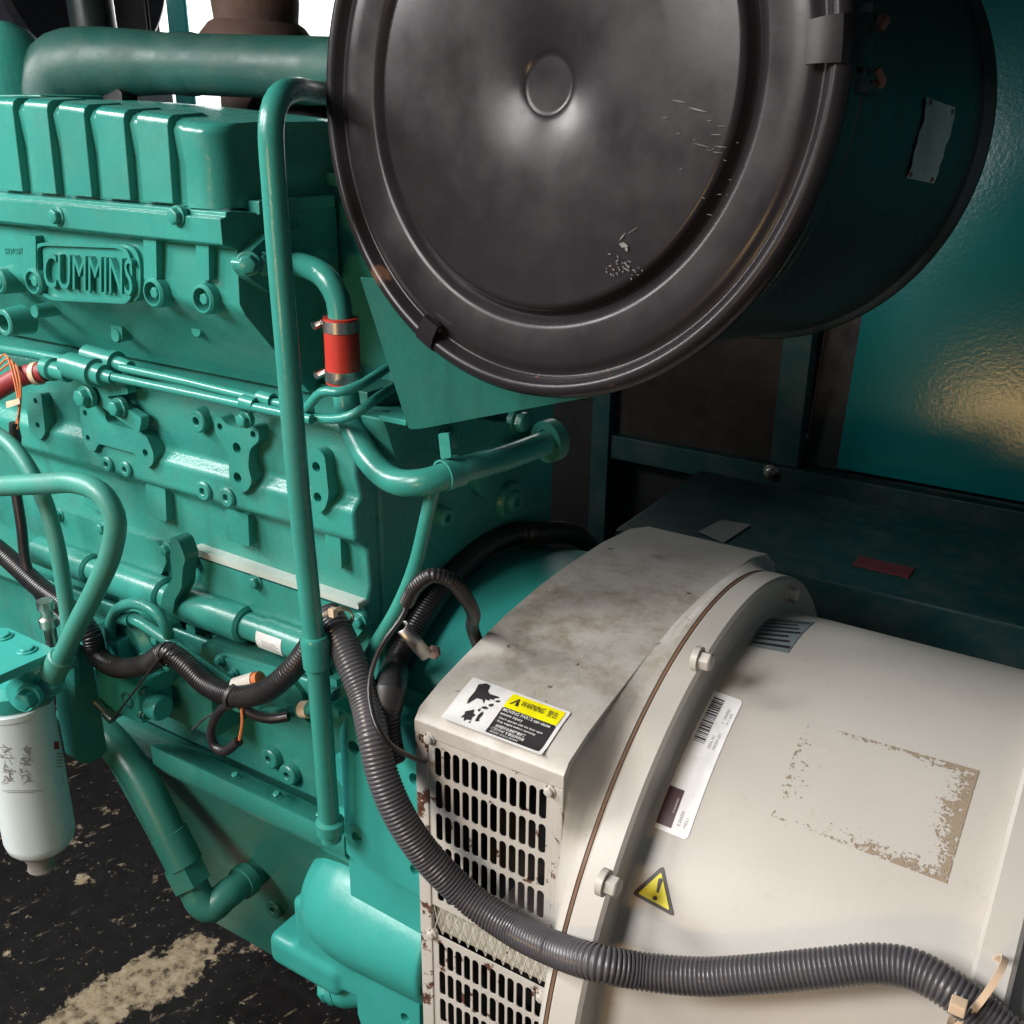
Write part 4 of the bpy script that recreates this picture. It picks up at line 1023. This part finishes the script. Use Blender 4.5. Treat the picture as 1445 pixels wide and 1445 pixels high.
for i, off in enumerate((0, 6, 12)):
    mk('wire', tube([P(-10, 520+off, Y=.60), P(8+off, 500+off, Y=.60), P(22+off*.6, 545, Y=.59), P(27, 580+off*.5, Y=.585), P(20+off*.4, 606, Y=.58)], .0011, 6), COPPER, ow)
mk('plug', lathe([(0, -.012), (.005, -.012), (.006, -.004), (.0045, .012), (0, .012)], P(21, 612, Y=.58), (.1, 0, 1), 12), INK, ow)
mk('tag', plateY([(8, 567), (27, 562), (28, 570), (9, 576)], .582, .001, (), 0, 0), TIE, ow)

hA = thing('fuel_hose', 'thick green painted hose arching down to the white fuel filter', 'hose', P(70, 960, Y=.52))
mk('hose', tube([P(-40, 690, Y=.50), P(0, 686, Y=.503), P(60, 683, Y=.507), P(110, 682, Y=.51), P(145, 698, Y=.512), P(162, 730, Y=.513), P(158, 775, Y=.512), P(138, 825, Y=.51), P(110, 880, Y=.507), P(86, 930, Y=.504), P(82, 938, Y=.504)], .0096, 18), HOSEG, hA)
dv = P(92, 925, Y=.505)-P(62, 985, Y=.502)
mk('ferrule', lathe([(.0098, -.014), (.0125, -.013), (.0125, .016), (.0108, .018), (.009, .018)], P(80, 940, Y=.504), dv, 22), HOSEG, hA)
mk('hex_nut', lathe([(.008, -.010), (.0135, -.010), (.0135, .008), (.008, .010)], P(70, 962, Y=.503), dv, 6), TURQ, hA, 20)
mk('elbow', tube([P(66, 970, Y=.503), P(60, 984, Y=.502), P(52, 982, Y=.503), P(44, 974, Y=.506)], .0095, 16, .004), DGREEN, hA)
hB = thing('return_hose', 'slimmer green hose passing behind the thick arched hose', 'hose', P(95, 900, Y=.54))
mk('hose', tube([P(-30, 600, Y=.55), P(0, 616, Y=.548), P(28, 642, Y=.545), P(58, 695, Y=.543), P(78, 760, Y=.54), P(92, 840, Y=.538), P(98, 895, Y=.536), P(96, 940, Y=.534)], .0078, 16), HOSEG, hB)
hC = thing('drain_hose', 'thick dark green drain hose bending down to the oil pan elbow', 'hose', P(300, 1290, Y=.60))
YD = .585
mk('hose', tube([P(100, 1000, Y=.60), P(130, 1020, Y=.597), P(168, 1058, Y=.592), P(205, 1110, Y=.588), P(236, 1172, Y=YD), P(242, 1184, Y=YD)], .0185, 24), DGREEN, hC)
dd_ = P(262, 1222, Y=YD)-P(236, 1172, Y=YD)
mk('ferrule', lathe([(.018, -.020), (.0205, -.019), (.0205, .020), (.016, .022)], P(249, 1197, Y=YD), dd_, 28), DGREEN, hC)
mk('hex_nut', lathe([(.012, -.014), (.0235, -.0135), (.0235, .012), (.012, .014)], P(265, 1234, Y=YD), dd_, 6), DGREEN, hC, 20)
mk('elbow', tube([P(270, 1244, Y=YD), P(284, 1272, Y=YD), P(298, 1280, Y=.59), P(318, 1264, Y=.605), P(350, 1240, Y=.64), P(372, 1225, Y=.67)], [.0165, .0175, .0175, .0165, .0155, .0155], 24, .005), DGREEN, hC)
mk('elbow_ring', lathe([(.015, -.007), (.0195, -.006), (.0195, .006), (.015, .007)], P(345, 1243, Y=.635), P(350, 1240, Y=.64)-P(318, 1264, Y=.605), 26), DGREEN, hC)
hD = thing('low_pressure_hose', 'thin green hose looping over the fuel pump beside black loom', 'hose', P(200, 880, Y=.59))
mk('hose', tube([P(157, 910, Y=.592), P(156, 880, Y=.588), P(168, 858, Y=.585), P(195, 852, Y=.585), P(222, 865, Y=.587), P(236, 890, Y=.59), P(240, 912, Y=.6)], .0058, 14), GREEN, hD)
mk('fitting', lathe([(0, -.010), (.0085, -.010), (.0085, .006), (.006, .007), (.006, .014), (0, .014)], P(160, 912, Y=.592), (0, 0, 1), 6), TURQ, hD, 20)
hE = thing('braided_pipe', 'straight green pipe sloping down behind the black wiring loom', 'pipe', P(320, 960, Y=.59))
mk('pipe', tube([P(160, 905, Y=.598), P(158, 880, Y=.596), P(168, 868, Y=.594), P(190, 874, Y=.592), P(240, 906, Y=.592), P(290, 942, Y=.592), P(324, 966, Y=.592)], .0062, 14), GREEN, hE)
mk('ferrule', lathe([(.006, -.010), (.0085, -.010), (.0085, .010), (.006, .010)], P(180, 872, Y=.593), P(190, 874, Y=.592)-P(168, 868, Y=.594), 18), GREEN, hE)
hF = thing('lower_green_pipe', 'green pipe passing behind the tall tube with a tied joint', 'pipe', P(430, 1004, Y=.60))
mk('pipe', tube([P(370, 1006, Y=.60), P(400, 1006, Y=.598), P(430, 1002, Y=.597), P(468, 984, Y=.595), P(500, 962, Y=.60), P(530, 910, Y=.615), P(560, 860, Y=.625), P(585, 800, Y=.632), P(600, 740, Y=.638), P(611, 690, Y=.642)], .0062, 14), GREEN, hF)
mk('cable_tie', lathe([(.0062, -.005), (.0082, -.005), (.0082, .005), (.0062, .005)], P(432, 1001, Y=.597), (1, 0, .3), 12), TIE, hF)

# ================================================================== FUEL FILTER, PUMP, BRACKETS
YF = .50
ff = thing('fuel_filter', 'white spin-on fuel filter canister hanging at the lower left', 'filter', P(52, 1200, Y=YF))
fc_ = P(51, 1150, Y=YF); zt_ = P(38, 1012, Y=YF-.012).z; zb_ = P(50, 1196, Y=YF-.006).z
o_ = Vector((fc_.x, fc_.y, 0)); RFt = .0365
mk('canister', lathe([(0, zb_-.001), (.022, zb_), (.030, zb_+.003), (.0345, zb_+.009), (RFt, zb_+.018), (RFt, zt_-.007), (.0375, zt_-.006), (.0375, zt_), (.034, zt_+.002), (0, zt_+.002)], o_, (0, 0, 1), 64), WHITEP, ff)
dv_ = lathe([(0, zb_-.026), (.010, zb_-.026), (.0145, zb_-.020), (.0130, zb_-.012), (.0155, zb_-.006), (.0155, zb_+.002)], o_+Vector((.006, -.008, 0)), (0, 0, 1), 20); mk('drain_valve', dv_, GREYPL, ff)
mk('filter_head', lathe([(0, zt_+.002), (.034, zt_+.002), (.036, zt_+.006), (.036, zt_+.020), (.026, zt_+.028), (0, zt_+.028)], o_, (0, 0, 1), 48), TURQ, ff)
mk('port_boss', lathe([(0, -.004), (.017, -.004), (.019, -.001), (.019, .03), (0, .03)], P(32, 980, Y=.485), (-.25, 1, 0), 32), TURQ, ff)
bolt(P(42, 982, Y=.478), (.4, -1, 0), .017, TURQ, ff, h=.014)
def fmap(px0, px1, py0, py1):
    def g_(u, v, d):
        x = px0+(px1-px0)*u; y = py0+(py1-py0)*v
        vv = ray(x, y); vx, vy = vv.x, vv.y; a = vx*vx+vy*vy; b_ = -2*(vx*o_.x+vy*o_.y); c_ = o_.x**2+o_.y**2-(RFt+.0003+d)**2
        return vv*((-b_-math.sqrt(max(0, b_*b_-4*a*c_)))/(2*a))
    return g_
fm = fmap(0, 60, 1050, 1120)
rg = random.Random(5)
bm = bmesh.new()
for c_ in (.12, .58):
    for r_ in range(5):
        for s_ in range(7):
            u0 = c_+rg.uniform(-.10, .14); v0 = .10+r_*.16+rg.uniform(-.06, .06); a = rg.uniform(0, PI); l = rg.uniform(.03, .10); wd = rg.choice((.010, .012, .03))
            e = (math.cos(a)*l, math.sin(a)*l*.8); p_ = (-math.sin(a)*wd, math.cos(a)*wd)
            f_ = [bm.verts.new(fm(u0+i*e[0]+j*p_[0], v0+i*e[1]+j*p_[1], .0002)) for i, j in ((-1, -.5), (1, -.5), (1, .5), (-1, .5))]; bm.faces.new(f_)
mk('instruction_pictograms', bm, INKG, ff)
for i in range(2): decal('print_line', (.05+.12*i, 1.0-.2*i, .935+.035*i, .948+.035*i), fm, INKG, ff, 8, .0002)
fm2 = fmap(70, 92, 1030, 1095)
decal('red_mark', (.30, .62, .25, .42), fm2, REDPR, ff, 5, .0002)
for i in range(5): decal('print_line', (.45, .85, .50+.07*i, .53+.07*i), fm2, plain('faint_red_print', (.45, .33, .32), .5) if i == 0 else bpy.data.materials['faint_red_print'], ff, 4, .0002)

mb = thing('filter_mount', 'turquoise steel bracket with two bolts above the white filter', 'bracket', P(90, 1060, Y=.545))
ZM = P(40, 912, Y=.50).z
mk('top_plate', plateZ([(-30, 885), (12, 886), (72, 914), (70, 922), (-30, 966)], ZM, .009, (), .004, .002), TURQ, mb)
for bx, by in ((4, 899), (38, 918)): bolt((P(bx, by, Z=ZM).x, P(bx, by, Z=ZM).y, ZM), (0, 0, 1), .013, TURQ, mb, h=.004)
mk('face_plate', plateY([(74, 925), (104, 905), (108, 1072), (92, 1062), (80, 1000)], .548, .006, (), .003, .0015), GREEN, mb)
mk('side_plate', plateX([(104, 905), (128, 915), (152, 1062), (124, 1080), (108, 1074)], P(106, 1000, Y=.548).x+.006, .005, (), .008, .0015), DGREEN, mb)
mk('spigot', lathe([(.004, -.02), (.006, -.02), (.006, 0), (.009, .001), (.009, .010), (.006, .012), (.006, .02), (.0085, .021), (.0085, .03), (0, .03)], P(70, 885, Y=.53), (0, 0, 1), 12), STEEL, mb)

fp = thing('fuel_pump', 'turquoise fuel pump block with round knob under the wiring loom', 'pump', P(200, 1015, Y=.60))
bx0, bx1 = P(134, 985, Y=.575).x, P(197, 1000, Y=.575).x
zt2, zb2 = P(185, 965, Y=.575).z, P(197, 1022, Y=.575).z
mk('body', box(bx0, bx1, .575, .645, zb2, zt2, .003), TURQ, fp)
mk('upper_body', box(P(125, 940, Y=.585).x, P(172, 955, Y=.585).x, .585, .65, zt2-.004, zt2+.034, .003), TURQ, fp)
mk('knob', lathe([(0, .016), (.0125, .016), (.014, .013), (.0145, -.002)], P(216, 994, X=bx1), (1, 0, 0), 28), TURQ, fp)
for bx, by in ((203, 975), (203, 1008)): bolt(P(bx, by, X=bx1), (1, 0, 0), .008, DGREEN, fp, h=.004)
mk('port', lathe([(.006, .010), (.006, 0), (.008, -.001), (.010, 0), (.0105, .004)], P(180, 988, Y=.575), (0, 1, 0), 20), DGREEN, fp)
mk('valve_stem', lathe([(0, -.012), (.006, -.012), (.006, 0), (.004, .001), (.004, .020), (0, .020)], P(150, 1005, Y=.57), (-1, 0, .5), 12), STEEL, fp)
pg = thing('gear_housing', 'green pump housing with studs between fuel pump and block', 'pump', P(240, 960, Y=.63))
mk('body', lathe([(0, -.015), (.038, -.015), (.045, -.008), (.046, .03), (0, .03)], P(200, 905, Y=.62), (.15, 1, .2), 36), GREEN, pg)
mk('lower_body', box(P(150, 960, Y=.62).x, P(300, 990, Y=.62).x, .618, .668, P(250, 1020, Y=.62).z, P(250, 960, Y=.62).z, .008), DGREEN, pg)
for bx, by in ((196, 898), (222, 902), (205, 925), (240, 940)): bolt(P(bx, by, Y=.604), (0, -1, 0), .009, GREEN, pg)
ac = thing('actuator', 'green actuator casting with studs behind the sagging black loom', 'actuator', P(390, 980, Y=.63))
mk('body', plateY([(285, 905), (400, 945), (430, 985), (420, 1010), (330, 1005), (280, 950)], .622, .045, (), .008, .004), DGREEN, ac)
mk('lid', plateY([(302, 925), (385, 950), (385, 975), (310, 960)], .612, .012, (), .005, .003), GREEN, ac)
for bx, by in ((310, 932), (330, 950), (346, 962), (368, 958)): bolt(P(bx, by, Y=.610), (0, -1, 0), .008, GREEN, ac)
ss = thing('oil_sender', 'small pale sender with orange cap lying on the wiring loom', 'sensor', P(350, 962, Y=.575))
mk('body', lathe([(0, -.016), (.008, -.016), (.0085, .010), (0, .010)], P(350, 963, Y=.575), (1, .2, .5), 18), plain('pale_nickel', (.55, .52, .47), .4), ss)
mk('cap', lathe([(0, .010), (.0075, .010), (.0075, .016), (0, .018)], P(350, 963, Y=.575), (1, .2, .5), 18), COPPER, ss)

# ================================================================== WIRING CONDUITS
lm = thing('wiring_loom', 'black corrugated loom sagging across the lower engine block', 'conduit', P(330, 985, Y=.57))
mk('conduit', corrugated([P(-60, 735, Y=.575), P(0, 778, Y=.575), P(60, 832, Y=.572), P(108, 868, Y=.570), P(128, 895, Y=.568), P(138, 925, Y=.567), P(165, 942, Y=.565), P(205, 938, Y=.565), P(238, 922, Y=.566), P(262, 938, Y=.567), P(292, 966, Y=.566), P(330, 982, Y=.565), P(372, 976, Y=.566), P(405, 952, Y=.571), P(430, 922, Y=.582), P(448, 895, Y=.592), P(462, 880, Y=.598)], .0108, .0030, .07, 16), PLAST, lm)
mk('conduit_branch', tube([P(22, 690, Y=.585), P(30, 740, Y=.58), P(38, 800, Y=.575), P(62, 850, Y=.572), P(100, 885, Y=.570)], .0055, 12), PLAST, lm)
mk('cable_tie', lathe([(.0112, -.002), (.0125, -.002), (.0125, .002), (.0112, .002)], P(330, 982, Y=.565), (1, .0, -.1), 20), INK, lm)
mk('cable_tie', lathe([(.0112, -.002), (.0125, -.002), (.0125, .002), (.0112, .002)], P(236, 923, Y=.566), (1, 0, .25), 20), INK, lm)
mk('tie_tail', tube([P(248, 908, Y=.556), P(225, 930, Y=.553), P(190, 975, Y=.558), P(160, 1015, Y=.562)], .0012, 6), PLAST, lm)
mk('rear_branch', tube([P(86, 930, Y=.60), P(110, 958, Y=.598), P(122, 962, Y=.595), P(112, 985, Y=.598)], .010, 12), PLAST, lm)
pl = thing('pigtail', 'black looped pigtail with bare wire ends hanging from the loom', 'wire', P(320, 1060, Y=.56))
mk('loop', tube([P(330, 990, Y=.562), P(312, 1002, Y=.558), P(299, 1030, Y=.556), P(302, 1052, Y=.555), P(316, 1060, Y=.555), P(337, 1046, Y=.556)], .0048, 12, .004), PLAST, pl)
mk('bare_wire', tube([P(338, 1044, Y=.556), P(342, 1020, Y=.558), P(341, 1000, Y=.560)], .0016, 6, .004), COPPER, pl)
mk('steel_wire', tube([P(326, 998, Y=.558), P(295, 1010, Y=.556), P(271, 1030, Y=.556)], .0013, 6, .004), STEEL, pl)
mk('lower_lead', tube([P(335, 985, Y=.565), P(350, 1004, Y=.566), P(380, 1014, Y=.575), P(410, 1010, Y=.585)], .005, 10), PLAST, pl)

RM = .0137
mc = thing('main_conduit', 'thick shiny corrugated conduit sweeping past the grille to the lower right', 'conduit', P(650, 1270, Y=.55))
main = [P(462, 868, Y=.605), P(476, 890, Y=.596), P(496, 936, Y=.585), P(515, 985, Y=.575), P(527, 1040, Y=.558), P(540, 1095, Y=.549), P(566, 1155, Y=.547), P(606, 1212, Y=.553), P(660, 1265, Y=.561), P(720, 1308, Y=.560), P(780, 1338, Y=.548)]
main += [HC(840, 1358, RF+.022), HC(910, 1371, RC+.040), HC(990, 1378, RC+.034), HC(1075, 1374, RC+.034), HC(1160, 1366, RC+.034), HC(1240, 1360, RC+.034), HC(1290, 1368, RC+.036), HC(1335, 1392, RC+.038), HC(1385, 1430, RC+.034), HC(1450, 1490, RC+.03)]
e_ = main[-1]-main[-2]
main += [main[-1]+e_*1.2+Vector((0, 0, -.03)), main[-1]+e_*2.2+Vector((0, .02, -.12)), main[-1]+e_*2.6+Vector((0, .05, -.26))]
mk('conduit', corrugated(main, RM, .0035, .085, 26), PLASTG, mc, 60)
h0 = HC(735, 752, .314)
back_ = [Vector((h0.x+.01, AY+.314*math.cos(a_), AZ+.314*math.sin(a_))) for a_ in (math.radians(40), math.radians(60), math.radians(78))]
c2 = thing('upper_conduit', 'dark corrugated conduit coming down over the flywheel housing', 'conduit', P(560, 940, Y=.60))
mk('conduit', corrugated(back_+[HC(735, 752, .314), HC(694, 766, .314), HC(650, 798, .314), HC(611, 846, .314), HC(578, 900, .314), HC(557, 946, .314), P(546, 990, Y=.588), P(544, 1030, Y=.580), P(552, 1075, Y=.576)], .0132, .0034, .08, 22), PLAST, c2, 60)
mk('tape_wrap', tube([HC(557, 946, .314), P(549, 978, Y=.590), P(545, 1000, Y=.586)], .0140, 20), INK, c2)
c3 = thing('small_conduit', 'slim corrugated conduit arching over the turquoise housing', 'conduit', P(640, 830, Y=.60))
mk('conduit', corrugated([P(574, 850, Y=.592), P(588, 826, Y=.588), P(610, 812, Y=.59), P(634, 818, Y=.60), P(656, 842, Y=.622), P(668, 866, Y=.655), Vector((-.482, .697, -.450)), Vector((-.480, .706, -.474))], .0062, .0030, .09, 14), PLAST, c3)
mk('inner_wire', tube([P(574, 850, Y=.592), P(570, 866, Y=.588), P(558, 884, Y=.58), P(542, 905, Y=.572), P(528, 935, Y=.565), P(521, 968, Y=.556), P(524, 1000, Y=.545), P(534, 1030, Y=.535), P(552, 1052, Y=.54), P(585, 1070, Y=.565), P(600, 1074, Y=.59)], .0023, 10), PLAST, c3)
# steel cable clip on the housing
cc = thing('cable_clip', 'bent bright steel clip bolted to the turquoise housing', 'clip', P(600, 920, Y=.60))
ca, cb = P(566, 884, Y=.566), P(600, 924, Y=.582)
dirc = (cb-ca).normalized(); up_ = Vector((0, -.4, .9)); up_ = (up_-dirc*up_.dot(dirc)).normalized(); sd = dirc.cross(up_)
bm = bmesh.new(); rows = []
for t in range(11):
    a = math.radians(200*t/10-10); rad = .0062
    off = up_*(rad*math.sin(a))+sd*(rad*math.cos(a))
    rows.append([bm.verts.new(ca+off), bm.verts.new(cb+off)])
for A, B in zip(rows, rows[1:]): bm.faces.new((A[0], A[1], B[1], B[0]))
o = mk('clip', bm, STEEL, cc, 60); so = o.modifiers.new('thickness', 'SOLIDIFY'); so.thickness = .0012
mk('clip_foot', lathe([(0, -.001), (.006, -.001), (.006, .002), (0, .002)], cb+Vector((.001, .010, -.002)), (0, 1, -.4), 6), RUSTM, cc)
# cable ties
def tie(name, label, c, axis, r1, r2, group='cream cable ties'):
    t = thing(name, label, 'cable tie', c, group); u, v, a = basis(axis)
    path = [Vector(c)+u*r1*math.cos(2*PI*i/28)+v*r2*math.sin(2*PI*i/28) for i in range(29)]
    bm = bmesh.new(); rows = []
    for i, p in enumerate(path):
        n_ = (p-Vector(c)).normalized()
        rows.append([bm.verts.new(p+n_*x+a*y) for x, y in ((-.0006, -.0022), (.0008, -.0022), (.0008, .0022), (-.0006, .0022))])
    for A, B in zip(rows, rows[1:]):
        for i in range(4): bm.faces.new((A[i], A[(i+1) % 4], B[(i+1) % 4], B[i]))
    mk('strap', bm, TIE, t); return t
t1 = tie('cable_tie', 'cream cable tie round the conduits beside the tall tube', P(470, 880, Y=.598), P(496, 936, Y=.585)-P(462, 868, Y=.605), .0185, .0205)
hp = P(470, 864, Y=.575); mk('buckle', box(hp.x-.003, hp.x+.003, hp.y-.003, hp.y+.003, hp.z-.004, hp.z+.004, .0008), TIE, t1)
q1 = HC(1378, 1402, RC+.025)
t2_ = tie('cable_tie', 'cream cable tie holding the conduit at the lower right bracket', q1, (HC(1385, 1430, RC+.034)-HC(1335, 1392, RC+.038)), .024, .034)
hp = HC(1352, 1420, RC+.062); mk('buckle', box(hp.x-.005, hp.x+.005, hp.y-.005, hp.y+.005, hp.z-.004, hp.z+.004, .001), TIE, t2_)
